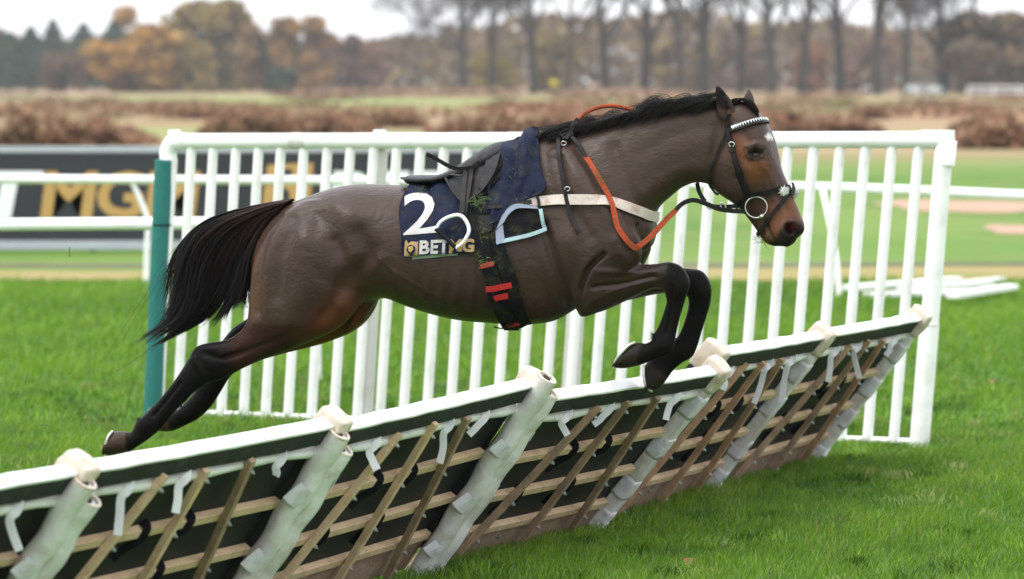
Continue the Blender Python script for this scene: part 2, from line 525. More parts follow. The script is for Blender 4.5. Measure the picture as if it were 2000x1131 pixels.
RUST = [(.23, .115, .066), (.27, .16, .095), (.19, .10, .065), (.30, .21, .12)]
def bracken(x0, x1, yb, yt, label, deep=5.0, n=5000, cols=RUST):
    c = gnd((x0 + x1) / 2, yb); d = c[1]
    w = (x1 - x0) / FPX * d / 2; h = (yb - yt) / FPX * d
    k = rng.random(n); X = (rng.random(n) * 2 - 1)
    Y = rng.random(n) * deep
    lump = .72 + .28 * np.sin(X * w * .9 + x0) * np.sin(X * w * 2.3 + 1.3 * x0) + .12 * np.sin(X * w * 5 + Y)
    Hh = h * lump * np.clip((1 - np.abs(X) ** 5), .1, 1)
    Z = Hh * k ** .6
    P = np.stack([c[0] + X * w, d + Y, Z], 1)
    V, F, cc = leaf_cloud(P, .16 * (d / 120), pal(n, cols))
    root = thing('bracken_bank', (c[0], d + deep / 2, 0), label, 'bracken', 'banks of rust coloured bracken on the heath')
    make('foliage', V, F, M['leaf'], root, col=cc)
    mb = MB()
    for _ in range(14):
        x = c[0] + random.uniform(-.9, .9) * w; y = d + random.uniform(.3, deep)
        mb.tube([(x, y, 0), (x + random.uniform(-.2, .2), y, h * .8)], [.02, .006], 4)
    so = mb.build('stem', M['bark'], root); so['kind'] = 'stuff'
    return root
bracken(-60, 278, 286, 226, 'tall rust bracken bank above the left end of the dark banner', 6, 6000)
bracken(385, 722, 264, 216, 'rust bracken bank behind the left half of the white top rail', 6)
bracken(830, 1420, 264, 218, 'long rust bracken bank behind the saddle and the mane', 6, 7000)
bracken(1495, 1730, 262, 222, 'rust bracken bank just right of the horse face', 6)
bracken(1862, 2080, 292, 228, 'tall rust bracken bank beyond the right end post', 6, 5000)
bracken(100, 360, 226, 204, 'low far bracken strip under the orange oak', 14, 3500)
bracken(290, 560, 234, 208, 'far bracken strip beneath the olive oak', 12, 3500)
bracken(640, 830, 250, 212, 'short bracken clump left of the long bank', 5, 3000)
bracken(1680, 1735, 234, 208, 'small round bracken bush on the green strip', 4, 1500)
bracken(-40, 110, 232, 208, 'far bracken strip at the left edge', 10, 2500)
bracken(1080, 1360, 192, 180, 'distant bracken line under the bare trees', 20, 3000, [(.26, .16, .10), (.30, .2, .13)])
bracken(560, 1020, 188, 178, 'distant bracken line below the great bare oak', 20, 3000, [(.28, .18, .12), (.32, .22, .15)])

# scattered low scrub between the banks, too mixed up to count
K = 75
cz = rng.uniform(185, 470, K); cz = np.where((cz > 270) & (cz < 410) & (rng.random(K) < .85), cz * .5 + 70, cz); cx_ = (rng.random(K) * 2 - 1) * (cz * 1000 / FPX + 8); cw = rng.uniform(2, 9, K); ch = rng.uniform(.25, .8, K)
ci = rng.integers(0, K, 19000)
Xo = rng.normal(0, .45, len(ci)); Yo = rng.normal(0, .5, len(ci))
Zo = ch[ci] * np.exp(-Xo ** 2 * 1.5) * rng.random(len(ci)) ** .6
P = np.stack([cx_[ci] + Xo * cw[ci], cz[ci] + Yo * cw[ci] * .8, Zo], 1)
tone = pal(K, [(.22, .11, .066), (.26, .16, .10), (.28, .21, .12), (.19, .12, .075), (.20, .18, .08)], .1)
V, F, cc = leaf_cloud(P, .22, tone[ci] * np.clip(rng.normal(1, .15, (len(ci), 1)), .6, 1.5))
tag(make('heath_scrub', V, F, M['leaf'], origin=(0, 300, 0), col=cc), 'russet and straw coloured scrub scattered over the heath', 'scrub', kind='stuff')

def crown_tree(px, yb, yt, wpx, cols, label, name='oak_tree', n=2600, conifer=False, dist=None, group='autumn trees along the far wood', low=.12):
    d = dist or gnd(px, yb)[1]; n = int(n * 1.7)
    c = np.array([(px - CX) / FPX * d, d, 0.0])
    zt = CAM_H + (HORIZON - yt) / FPX * d
    R = wpx / 2 / FPX * d
    root = thing(name, c, label, 'tree', group)
    mb = MB(); mb.tube([c, c + ZUP * zt * .3 + np.array([.2, 0, 0]), c + ZUP * zt * .62], [zt * .035, zt * .026, zt * .01], 8)
    limbs = []
    for k in range(9):
        a = k * 2.4 + px; z0 = zt * (.16 + .05 * k)
        tip = c + np.array([math.cos(a) * R * .75, math.sin(a) * R * .75, min(zt * .93, z0 + zt * .38)])
        mb.tube([c + ZUP * z0, (c + ZUP * z0) * .5 + tip * .5 + ZUP * .4, tip], [zt * .012, zt * .008, zt * .003], 5)
        limbs.append(tip)
    mb.build('trunk', M['bark'], root, True)
    if conifer:
        t = rng.random(n); a = rng.uniform(0, 6.283, n); rr = R * (1.02 - t) ** .7 * np.sqrt(rng.random(n)) * (1 + .2 * np.sin(t * 40))
        P = np.stack([c[0] + rr * np.cos(a), c[1] + rr * np.sin(a), zt * (.08 + .92 * t)], 1)
    else:
        nb = 26; cen = []
        for k in range(nb):
            a = random.uniform(0, 6.28); e = random.uniform(low - .1, .92); q = math.sqrt(max(.05, 1 - ((e - .45) / .58) ** 2))
            cen.append((c[0] + math.cos(a) * R * .72 * q, c[1] + math.sin(a) * R * .72 * q, zt * e, random.uniform(.7, 1.25)))
        cen = np.array(cen); i = rng.integers(0, nb, n)
        g = rng.normal(size=(n, 3)); g /= np.linalg.norm(g, axis=1)[:, None]; g *= rng.random((n, 1)) ** .4
        P = cen[i, :3] + g * np.array([R * .34, R * .34, zt * .13]) * cen[i, 3:4]
        P[:, 2] = np.clip(P[:, 2], .3, zt)
    V, F, cc = leaf_cloud(P, max(R * .085, .35), pal(n, cols) * 1.3)
    make('crown', V, F, M['leaf'], root, col=cc)
    return root
GRN = [(.032, .055, .036), (.04, .07, .045), (.05, .075, .05)]
ORG_ = [(.34, .18, .035), (.30, .17, .04), (.25, .15, .045), (.20, .12, .04)]
OLV = [(.17, .135, .045), (.19, .14, .045), (.14, .11, .05), (.24, .16, .045)]
BRN = [(.12, .075, .05), (.10, .07, .055), (.14, .09, .06)]
BY = 180
crown_tree(20, BY, 66, 130, GRN, 'dark evergreen at the far left edge of the wood', 'conifer_tree', conifer=True)
crown_tree(105, BY, 40, 95, GRN, 'tallest dark evergreen near the left edge', 'conifer_tree', conifer=True)
crown_tree(62, BY, 55, 110, GRN, 'dark evergreen between the two left edge evergreens', 'conifer_tree', conifer=True, dist=660)
crown_tree(165, BY, 48, 110, GRN, 'dark evergreen right of the tallest evergreen', 'conifer_tree', conifer=True, dist=690)
crown_tree(225, BY, 44, 120, GRN, 'dark evergreen rising behind the orange oak', 'conifer_tree', conifer=True, dist=700)
crown_tree(125, BY, 98, 90, BRN, 'low brown tree in front of the left evergreens', 'brown_tree', dist=600)
crown_tree(262, BY, 50, 190, ORG_, 'broad bright orange oak, the brightest of the wood', n=4200, dist=610)
crown_tree(255, BY, 14, 90, ORG_, 'orange treetop showing above the broad orange oak', dist=720)
crown_tree(370, BY, 70, 120, OLV, 'yellowish oak touching the orange oak on its right', dist=610)
crown_tree(420, BY, 2, 210, OLV, 'tall olive brown oak, highest crown left of the sky gap', n=4200, dist=660)
crown_tree(520, BY, 36, 120, [(.17, .11, .05), (.22, .12, .04), (.13, .1, .06)], 'olive and orange oak right of the tallest crown', dist=640)
crown_tree(595, BY, 34, 130, [(.20, .13, .045), (.24, .12, .04), (.17, .12, .05)], 'golden brown oak before the gap of white sky', n=3200, dist=640)
crown_tree(550, BY, 132, 70, GRN, 'small dark green bush at the foot of the golden oak', 'evergreen_bush', dist=590, n=1400)
crown_tree(665, BY, 62, 110, BRN, 'grey brown tree under the gap of white sky', 'brown_tree', dist=720)
crown_tree(715, BY, 78, 90, [(.16, .09, .06), (.2, .10, .05), (.11, .08, .06)], 'russet tree left of the great bare oak', 'brown_tree', dist=720)
crown_tree(965, BY, 96, 110, [(.20, .16, .035), (.16, .13, .04), (.22, .16, .03)], 'yellow green shrub tree right of the great bare oak', 'young_tree', dist=640)
crown_tree(1085, BY, 58, 110, [(.19, .14, .035), (.14, .10, .05)], 'mustard yellow tree between bare trunks above the mane', 'young_tree', dist=650)
crown_tree(1335, BY, 70, 150, [(.13, .10, .045), (.17, .12, .04), (.10, .075, .05)], 'dull yellow tree behind the horse crest', 'young_tree', dist=660)
crown_tree(1580, BY + 2, 80, 70, [(.24, .11, .05), (.16, .09, .06)], 'slim russet tree between dark trunks right of the horse', 'young_tree', dist=640)
crown_tree(1440, BY, 62, 120, BRN, 'brown tree above the ears of the horse', 'brown_tree', dist=690)
crown_tree(1700, BY, 66, 120, [(.13, .085, .06), (.17, .095, .06)], 'reddish brown tree in the right half of the wood', 'brown_tree', dist=690)
crown_tree(1925, BY + 6, 26, 230, [(.15, .10, .05), (.12, .085, .045), (.10, .08, .055)], 'broad brown tree at the right edge of the wood', n=4200, dist=560)
crown_tree(2040, BY + 6, 50, 160, BRN, 'brown tree cut by the right edge', 'brown_tree', dist=580)
crown_tree(-40, BY, 50, 130, BRN, 'brown tree cut by the left edge', 'brown_tree', dist=680)

def bare_tree(px, yb, hgt, rad, label, seed, spread=.42, dist=None, lean=0.0, lev=5):
    r = random.Random(seed)
    d = dist or gnd(px, yb)[1]
    c = np.array([(px - CX) / FPX * d, d, 0.0])
    root = thing('bare_tree', c, label, 'tree', 'leafless trees along the far wood')
    tr, tw, tips = MB(), MB(), []
    top = c + np.array([lean * hgt, 0, hgt * .5])
    tr.tube([c, c * .5 + top * .5 + np.array([r.uniform(-.15, .15), 0, 0]), top], [rad, rad * .75, rad * .5], 8)
    def grow(p, dr, L, rd, lv):
        q = p + dr * L * .55 + np.array([r.gauss(0, .06), r.gauss(0, .06), .05]) * L
        e = q + nrm(dr + np.array([r.gauss(0, .2), r.gauss(0, .2), .12])) * L * .5
        (tr if lv >= 4 else tw).tube([p, q, e], [rd, rd * .75, rd * .45], 5 if lv > 2 else 3, cap=False)
        tips.append(e)
        if lv == 0: return
        for k in range(3 if lv > 1 else 4):
            base = q if k == 0 else e
            nd = nrm(dr + np.array([r.gauss(0, spread * 1.3), r.gauss(0, spread * 1.3), r.gauss(.10, spread * .6)]))
            grow(base, nd, L * r.uniform(.58, .8), max(rd * .55, .03), lv - 1)
    for k in range(4):
        a = r.uniform(0, 6.28)
        grow(c * (.55 - .1 * k) + top * (.45 + .1 * k), nrm(np.array([math.cos(a) * spread * 1.7, math.sin(a) * spread * 1.4, .8])), hgt * .24, rad * .42, lev - 1)
    grow(top, nrm(np.array([lean, 0, 1.])), hgt * .25, rad * .5, lev)
    # finest twigs as slivers round the branch ends
    nt = 13000; T_ = np.array(tips)[rng.integers(0, len(tips), nt)] + rng.normal(0, hgt * .04, (nt, 3))
    dr_ = rng.normal(size=(nt, 3)) + np.array([0, 0, .5]); dr_ /= np.linalg.norm(dr_, axis=1)[:, None]; sd_ = np.cross(dr_, [0, 1., 0]); L_ = rng.uniform(.5, 1.5, (nt, 1))
    tw.add(np.stack([T_ - sd_ * .05, T_ + sd_ * .05, T_ + dr_ * L_], 1).reshape(-1, 3), np.arange(nt * 3).reshape(-1, 3))
    tr.build('trunk', M['bark'], root, True)
    tb = tw.build('branches', M['bark'], root)
    tb['kind'] = 'stuff'
    return root
bare_tree(902, 184, 27, .95, 'great spreading bare oak at the edge of the sky gap', 3, .75, 600, lev=6)
ORD = ['first', 'second', 'third', 'fourth', 'fifth', 'sixth', 'seventh', 'eighth', 'ninth', 'tenth', 'eleventh', 'twelfth', 'thirteenth', 'fourteenth', 'fifteenth']
bt = [(960, 26, .6), (1042, 28, .75), (1105, 25, .55), (1182, 28, .8), (1257, 28, .95), (1325, 27, .65), (1374, 29, .95), (1445, 27, .65), (1508, 29, .9), (1566, 28, .75), (1640, 29, .9), (1712, 28, .9), (1768, 27, .85), (1842, 24, 1.1)]
for k, (x, h, rd) in enumerate(bt):
    bare_tree(x, 182, h, rd, f'{ORD[k]} bare trunk from the left in the row right of the great oak', 20 + k, .36 if k < 13 else .6, 540 + 25 * math.sin(k * 2.1), lean=.03 * math.sin(k * 3.7), lev=5)
# the wood behind, one mass
n = 60000
X = rng.uniform(-330, 330, n); px_ = CX + X / 840 * FPX
top = 11.4 + np.where(px_ > 860, 3.2, 0) + 1.6 * np.sin(X * .05) * np.sin(X * .013 + 1) + .9 * np.sin(X * .21)
P = np.stack([X, rng.uniform(800, 870, n), top * rng.random(n) ** .8], 1)
cc = pal(n, [(.13, .075, .045), (.10, .065, .045), (.16, .09, .045), (.13, .095, .04), (.19, .13, .04), (.17, .125, .035)])
V, F, cc = leaf_cloud(P, 1.0, cc)
tag(make('far_wood', V, F, M['leaf'], origin=(0, 835, 0), col=cc), 'brown mass of woodland closing the view behind the bare trunks', 'wood', kind='stuff')

# damp November air
hzm = bpy.data.materials.new('damp_air'); hzm.use_nodes = True
hn = hzm.node_tree.nodes; hn.remove(hn['Principled BSDF'])
pv = hn.new('ShaderNodeVolumePrincipled'); pv.inputs['Color'].default_value = (.9, .92, .95, 1); pv.inputs['Density'].default_value = .00016
hzm.node_tree.links.new(pv.outputs[0], hn['Material Output'].inputs['Volume'])
hb = MB().box((0, 440, 21), np.eye(3), (1600, 475, 22)).build('haze', hzm, origin=(0, 440, -1))
tag(hb, 'thin damp haze over the heath', kind='stuff')
# ------------------------------------------------------------------ running rails, banner, picket wing
def rail(name, pts, r, label, posts=(), post_h=None, arm=True):
    root = thing(name, (pts[0] + pts[-1]) / 2 * np.array([1, 1, 0]), label, 'rail')
    MB().tube(crom(pts, 6), r, 14).build('rail', M['white'], root, True)
    for p, foot, mid in posts:
        mb = MB().tube(crom([foot - ZUP * .1, foot * .5 + mid * .5, mid, mid * .45 + p * .55 + ZUP * .03, p], 5), r * .62, 10)
        mb.build('post', M['white'], root, True)
    return root
DR = gnd(285, 557)[1]
Pl, Pm, Pr = at(-420, 349, DR + .6), at(255, 351, DR), at(900, 355, DR)
p5 = at(1600, 366, DR - 1.6); p6 = at(2060, 384, DR - 3.2); p7 = at(2600, 402, DR - 5.0)
f2 = gnd(1641, 588)
rail('running_rail', [Pl, Pm, Pr, p5, p6, p7], .041, 'long white plastic running rail on curved posts behind the picket wing',
     [(Pm, gnd(285, 557), at(288, 432, DR)), (at(1606, 368, f2[1] + .5), f2, at(1632, 500, f2[1] + .1)), (at(930, 356, DR), gnd(962, 560), at(960, 440, DR)), (at(-390, 349, DR + .5), gnd(-365, 556), at(-365, 430, DR + .5))])
D2 = 24.4
f3 = at(-160, 700, 25.2) * np.array([1, 1, 0]); f4 = at(620, 700, D2) * np.array([1, 1, 0])
rail('running_rail', [at(-500, 441, 25.6), at(-160, 440, 25.2), at(300, 437, 24.6), at(620, 436, D2), at(880, 436, D2 - .1)], .042, 'nearer, thicker white running rail ending behind the horse tail',
     [(at(-160, 441, 25.2), f3, at(-160, 560, 25.2)), (at(620, 437, D2), f4, at(620, 560, D2))])

M['banner'] = mat('banner_black', (.014, .016, .022), .5, .15, 3, .1, 20)
M['banner_edge'] = mat('banner_edge', (.36, .39, .43), .5, .08, 3)
M['gold'] = mat('printed_gold', (.42, .26, .085), .6, .08, 6)
M['gold_foil'] = mat('printed_gold_cloth', (.30, .20, .07), .5, .2, 40)
M['print_white'] = mat('printed_white', (.74, .77, .80), .6, .05, 5)
DB = gnd(300, 492)[1]
bl, br_ = at(-900, 390, DB)[0], at(1075, 390, DB)[0]
bz0, bz1 = .03, at(300, 287, DB)[2]
ban = thing('banner_board', ((bl + br_) / 2, DB, 0), 'black advertising board with white and gold lettering behind the rails', 'banner')
AX = np.eye(3)
bpan = MB().box(((bl + br_) / 2, DB, (bz0 + bz1) / 2), AX, ((br_ - bl) / 2, .02, (bz1 - bz0) / 2), .004).build('panel', M['banner'], ban)
MB().box(((bl + br_) / 2, DB - .004, bz1 - .028), AX, ((br_ - bl) / 2 + .01, .024, .035), .005).build('top_strip', M['banner_edge'], ban)
MB().box(((bl + br_) / 2, DB - .004, bz0 + .045), AX, ((br_ - bl) / 2 + .01, .024, .05), .005).build('bottom_strip', M['banner_edge'], ban)
def text_geo(body, bold=.0, shear=0.0, res=3):
    cu = bpy.data.curves.new('t', 'FONT'); cu.body = body; cu.offset = bold; cu.shear = shear; cu.resolution_u = res
    to_ = bpy.data.objects.new('t', cu); COL.objects.link(to_)
    e = to_.evaluated_get(bpy.context.evaluated_depsgraph_get())
    me = bpy.data.meshes.new_from_object(e)
    bm = bmesh.new(); bm.from_mesh(me); bmesh.ops.triangulate(bm, faces=bm.faces)
    bm.verts.ensure_lookup_table(); bm.verts.index_update()
    V = np.array([v.co[:2] for v in bm.verts]); F = [tuple(v.index for v in f.verts) for f in bm.faces]
    bm.free(); bpy.data.objects.remove(to_); bpy.data.curves.remove(cu); bpy.data.meshes.remove(me)
    return V, F
def fit(V, x0, x1, y0, y1):
    mn, mx = V.min(0), V.max(0)
    return (V - mn) / (mx - mn) * np.array([x1 - x0, y1 - y0]) + np.array([x0, y0])
def board_text(name, ch, px0, px1, py0, py1, m, bold=.035, shear=.12):
    V, F = text_geo(ch, bold, shear)
    a, b = at(px0, py1, DB - .03), at(px1, py0, DB - .03)
    W = fit(V, a[0], b[0], a[2], b[2])
    make(name, np.stack([W[:, 0], np.full(len(W), DB - .026), W[:, 1]], 1), F, m, bpan)
for ch, x0, x1, m in (('B', -232, -150, 'print_white'), ('E', -142, -72, 'print_white'), ('T', -44, 86, 'print_white'), ('M', 78, 192, 'gold'), ('G', 190, 284, 'gold'), ('M', 282, 392, 'gold'),
                      ('B', 640, 722, 'print_white'), ('E', 730, 800, 'print_white'), ('T', 806, 900, 'print_white'), ('M', 900, 1010, 'gold')):
    board_text('letter', ch, x0, x1, 334, 426, M[m], .03)
# the gold emblem before the second lettering
def board_poly(pts, m, dy=.026):
    P = [at(x, y, DB - dy) for x, y in pts]
    make('emblem', [(p[0], DB - dy, p[2]) for p in P], [tuple(range(len(P)))], m, bpan)
board_poly([(522, 322), (612, 318), (604, 426), (508, 430)], M['gold'], .0245)
board_poly([(548, 330), (572, 330), (568, 348), (546, 348)], M['banner'], .028)
board_poly([(540, 372), (556, 366), (566, 376), (562, 412), (548, 418), (538, 400)], M['banner'], .028)
for x in (-500, 180, 700):
    p = at(x, 390, DB)
    MB().box((p[0], DB + .05, .55), AX, (.03, .025, .6)).build('stake', M['bark'], ban)

# the picket wing
BL, BR = gnd(303, 813), gnd(1795, 874)
wdir = nrm(BR - BL); wnor = nrm(np.cross(wdir, ZUP)); wnor = wnor if wnor[1] < 0 else -wnor
W_ = lambda x, y: on_plane(x, y, BL, wnor)
TL, TR = W_(331, 276), W_(1846, 273)
wing = thing('picket_wing', (BL + BR) / 2, 'white plastic picket wing fence standing behind the hurdles', 'fence')
RR = .044
MB().tube([TL + wdir * .02, TR - wdir * .02], RR, 18).build('top_rail', M['white'], wing, True)
MB().tube([BL + ZUP * .03, BR + ZUP * .03], .017, 10).build('base_rail', M['white'], wing, True)
MB().tube(crom([TL + wdir * .10, TL + wdir * .025 - ZUP * .008, TL - wdir * .008 - ZUP * .06, TL * .93 + (BL) * .07 + wdir * 0, TL * .88 + BL * .12], 5), RR * 1.12, 16).build('elbow', M['white'], wing, True)
MB().tube([BL * 1.02 - BL * .02, BL * .5 + TL * .5, TL - ZUP * .1], .046, 16).build('post', M['white'], wing, True)
MB().tube([BR, BR * .6 + TR * .4], .052, 18).build('post', M['white'], wing, True)
MB().tube([BR * .6 + TR * .4, TR + ZUP * .02], .048, 18).build('post', M['white'], wing, True)
MB().tube([TR - wdir * .13, TR - wdir * .03, TR - ZUP * .02 + wdir * .01, TR - ZUP * .13], [RR * 1.1, RR * 1.12, .052, .051], 16).build('elbow', M['white'], wing, True)
MB().tube([TR - ZUP * .02, TR + ZUP * .05], [.05, .05], 16).build('post_cap', M['white'], wing, True)
MB().tube([TL + wdir * .03, TL + wdir * .03 + ZUP * .065], [.035, .035], 14).build('post_cap', M['white'], wing, True)
M['post_grey'] = mat('aged_white_post', (.58, .57, .54), .55, .08, 4, dirt=((.3, .27, .2), .4, 4))
for t, nm in ((.283, 'mid_post'), (.555, 'mid_post')):
    b = BL * (1 - t) + BR * t - wnor * .075; q = TL * (1 - t) + TR * t - wnor * .06
    MB().tube([b, q], .05, 14).build('post', M['post_grey'], wing, True)
    MB().tube([q - ZUP * .02, q + ZUP * .06], .036, 12).build('post_cap', M['white'], wing, True)
for k in range(1, 32):
    t = k / 32.0
    b, q = BL * (1 - t) + BR * t, TL * (1 - t) + TR * t
    j = random.uniform(-.003, .003)
    MB().tube([b + ZUP * .02 + wdir * j, q - ZUP * .01 + wdir * j], .0275, 12).build('picket', M['white'], wing, True)
# couplings where lengths of pipe are pushed together
for t in (.18, .47, .76):
    c = TL * (1 - t) + TR * t
    MB().tube([c - wdir * .05, c + wdir * .05], RR + .0025, 18).build('coupling', M['post_grey'], wing, True)
c = BR * .60 + TR * .40
MB().tube([c - ZUP * .004, c + ZUP * .004], .0535, 18).build('joint', M['post_grey'], wing, True)
# green padding wrapped round the left post
gp = thing('post_padding', BL, 'green padded sleeve round the left end post of the picket wing', 'padding')
g0, g1 = W_(304, 818), W_(327, 312)
pp = [g0 + (g1 - g0) * t for t in np.linspace(0, 1, 9)]
MB().tube([p + wnor * .03 - wdir * .005 for p in pp], [.052 + .0015 * math.sin(i * 2.1) for i in range(9)], 20).build('sleeve', M['green_pad'], gp, True)
MB().tube([pp[6] + wnor * .03 - ZUP * .004, pp[6] + wnor * .03 + ZUP * .004], .0545, 20).build('binding', M['strap'], gp, True)

# spare rails lying on the grass
M['grey_rail'] = mat('dirty_white_rail', (.6, .6, .58), .5, .1, 3, dirt=((.3, .24, .17), .7, 3))
sp_ = [((1655, 562), (1870, 546), .036, 'longest white rail of the pile on the grass, lying at the back'), ((1690, 576), (1905, 570), .036, 'white rail at the front of the pile on the grass'),
       ((1830, 560), (1955, 546), .034, 'short white rail at the right end of the pile'), ((1860, 578), (1978, 560), .034, 'short white rail sticking out at the front right of the pile'), ((1760, 566), (1935, 556), .034, 'dull rail in the middle of the pile on the grass')]
for k, (a, b, r, lab) in enumerate(sp_):
    z = .045 + .06 * (k % 3 == 0) + .03 * (k == 4)
    pa, pb = gnd(*a, z), gnd(*b, z)
    dd = nrm(pb - pa); sd_ = nrm(np.cross(dd, ZUP))
    o = MB().box((pa + pb) / 2, np.array([dd, sd_, np.cross(sd_, dd)]), (np.linalg.norm(pb - pa) / 2, .055, .024), .006).build('loose_rail', M['grey_rail' if k in (2, 4) else 'white'])
    tag(o, lab, 'rail', 'spare rails lying on the grass')

# ------------------------------------------------------------------ hurdles
zt_ = [10.17, 11.63, 13.09, 14.55, 16.0, 17.46, 18.92]
pxt = [-480, 150, 655, 1047, 1385, 1602, 1797]
TP = [np.array([(x - CX) / FPX * z, z, .76]) for x, z in zip(pxt, zt_)]
ldir = nrm((TP[6] - TP[1]) * np.array([1, 1, 0]))
lnor = np.array([ldir[1], -ldir[0], 0])
LEAN = (.54, .54, .55, .62, .59, .59)      # how far each section leans over
SET = [(0, -.007), (-.007, .006), (-.013, .032), (.008, 0), (.032, .014), (.018, .009)]     # how each section sits on uneven turf
names = ['hurdle section nearest the camera, cut off by the left edge', 'hurdle section second from the left, under the hind hooves', 'middle hurdle section with the widest wrapped roll at its right end',
         'hurdle section under the horse forelegs', 'hurdle section second from the right end of the row', 'last hurdle section, farthest right against the picket wing']
def rag(path, w, m, name, parent, nor):
    pts = crom(path, 4)
    return MB().ribbon(pts, [nor] * len(pts), w, .002).build(name, m, parent, False)
for i in range(6):
    r = random.Random(50 + i)
    HT = .728 if i == 3 else .76
    f0, f1 = [np.array([TP[k][0], TP[k][1], SET[i][k - i]]) - lnor * LEAN[i] + (lnor * .045 if i == 3 else 0) for k in (i, i + 1)]
    vh = nrm(lnor * LEAN[i] + ZUP * HT); VS = math.hypot(LEAN[i], HT) / .8936
    u = nrm(f1 - f0); UL = np.linalg.norm(f1 - f0)
    v = nrm(vh - u * (vh @ u)); w = np.cross(u, v); w = w if w[1] < 0 else -w; v = v * VS
    A3 = np.array([u, v, w])
    Lc = lambda a, b, c: f0 + u * a + v * b + w * c
    hz = thing('hurdle_section', (f0 + f1) / 2, names[i], 'hurdle', 'padded hurdle sections set in a row')
    MB().box(Lc(UL / 2, .45, -.012), A3, (UL / 2 + .036, .34, .012), .002).build('board', M['black_board'], hz)
    # padded top: dark foam with a white cover, sagging a little
    def pad(v0, v1, w0, w1, rr, name, m, a0=.0, a1=UL):
        ns = 14; V = []; F = []
        prof = []
        for cx_, cz, sa in ((w1 - rr, v1 - rr, 0), (w0 + rr, v1 - rr, 90), (w0 + rr, v0 + rr, 180), (w1 - rr, v0 + rr, 270)):
            for q in range(4):
                an = math.radians(sa + q * 30)
                prof.append((cx_ + rr * math.cos(an), cz + rr * math.sin(an)))
        k_ = len(prof)
        for s in range(ns + 1):
            a = a0 + (a1 - a0) * s / ns
            sag = -.004 * math.sin(math.pi * s / ns) + .0012 * math.sin(s * 1.9 + i)
            for (pw, pv) in prof: V.append(Lc(a, pv + sag, pw + .0012 * math.sin(s * 2.3 + pv * 40)))
        for s in range(ns):
            for q in range(k_):
                q2 = (q + 1) % k_
                F.append((s * k_ + q, s * k_ + q2, (s + 1) * k_ + q2, (s + 1) * k_ + q))
        F.append(tuple(range(k_ - 1, -1, -1))); F.append(tuple(ns * k_ + q for q in range(k_)))
        return make(name, V, F, m, hz, True)
    pad(.797, .868, -.004, .044, .006, 'top_padding', M['dark_foam'])
    pad(.864, .879, -.008, .048, .006, 'white_top', M['white_foam'], .004, UL - .004)
    # white rolled strip below it
    st = [Lc(UL * t, .758 + .006 * math.sin(t * 9 + i), .022 + .003 * math.sin(t * 21 + i)) for t in np.linspace(.02, .98, 16)]
    MB().tube(st, [.019 + .003 * math.sin(q * 1.7 + i) for q in range(16)], 12).build('rolled_strip', M['tarp'], hz, True)
    # cross battens and uprights
    for b in (.545, .345, .165):
        MB().box(Lc(UL / 2, b + r.uniform(-.004, .004), .017), A3, (UL / 2 - .05, .0155, .015), .002).build('cross_batten', M['wood'], hz)
    for q, (at_, ab_) in enumerate(((.335, .17), (.50, .545), (.675, .84))):      # the uprights fan out towards the ground
        a = UL * at_; sp = UL * (ab_ - at_)
        mm = M['wood'] if (i <= 2 and q == 0) else M[r.choice(['wood_old', 'wood_red', 'wood_old'])] if i > 2 else M['wood_old' if q == 2 else 'wood']
        top = .80 + r.uniform(-.012, .012)
        e0, e1 = Lc(a + sp, .004, .048), Lc(a, top, .048); dv = e1 - e0; hl = np.linalg.norm(dv) / 2
        bat = MB().box((e0 + e1) / 2, np.array([nrm(np.cross(dv, w)), nrm(dv), w]), (.0135, hl, .0135), .002).build('upright_batten', mm, hz)
        for b in (.765, .545, .345, .165, .07):
            a = UL * at_ + sp * (1 - b / .8)
            mb = MB().tube([Lc(a + .012, b - .006, .06), Lc(a + .012, b - .006, .069)], .0075, 6)
            mb.tube([Lc(a + .012, b - .006, .066), Lc(a + .012, b - .006, .076)], .0038, 6)
            mb.build('bolt', M['bolt'], bat)
    kb = MB().box(Lc(UL / 2, .065, .008), A3, (UL / 2 - .03, .068, .008), .003).build('kickboard', M['kick'], hz)
    for a in (.25, .42, .6, .85):
        MB().tube([Lc(UL * a, .1, .016), Lc(UL * a, .1, .027)], .008, 6).build('bolt', M['bolt'], kb)
    # white ties round the rolled strip, ends hanging
    for a in (.20, .43, .82) if i % 2 else (.22, .58, .80):
        a += r.uniform(-.02, .02); a *= UL
        p = [Lc(a + .01, .797, .035), Lc(a, .775, .052), Lc(a - .012, .745, .05)]
        e = p[-1]; ln = r.choice([.03, .05, .08, .11, .14])
        sx = r.uniform(-.06, .01)
        p += [e + np.array([sx * .4, 0, -ln * .45]) + w * .006, e + np.array([sx, 0, -ln]) + w * r.uniform(.0, .03)]
        rag(p, .027, M['tie'], 'tie', hz, nrm(np.array([r.uniform(-.7, .2), -1, .1])))
    for b, aa in ((.545, (.42, .60)), (.345, (.30, .58))):
        for a in aa:
            a = UL * (a + r.uniform(-.015, .015))
            p = [Lc(a + .008, b + .03, .004), Lc(a + .004, b + .024, .034), Lc(a, b - .01, .038), Lc(a - .01, b - .035, .03), Lc(a - .02, b - .08, .012), Lc(a - .026 - r.uniform(0, .02), b - .115, .008)]
            rag(p, .032, M['strap'], 'black_strap', hz, nrm(np.array([.1, -1, .0]) + w))
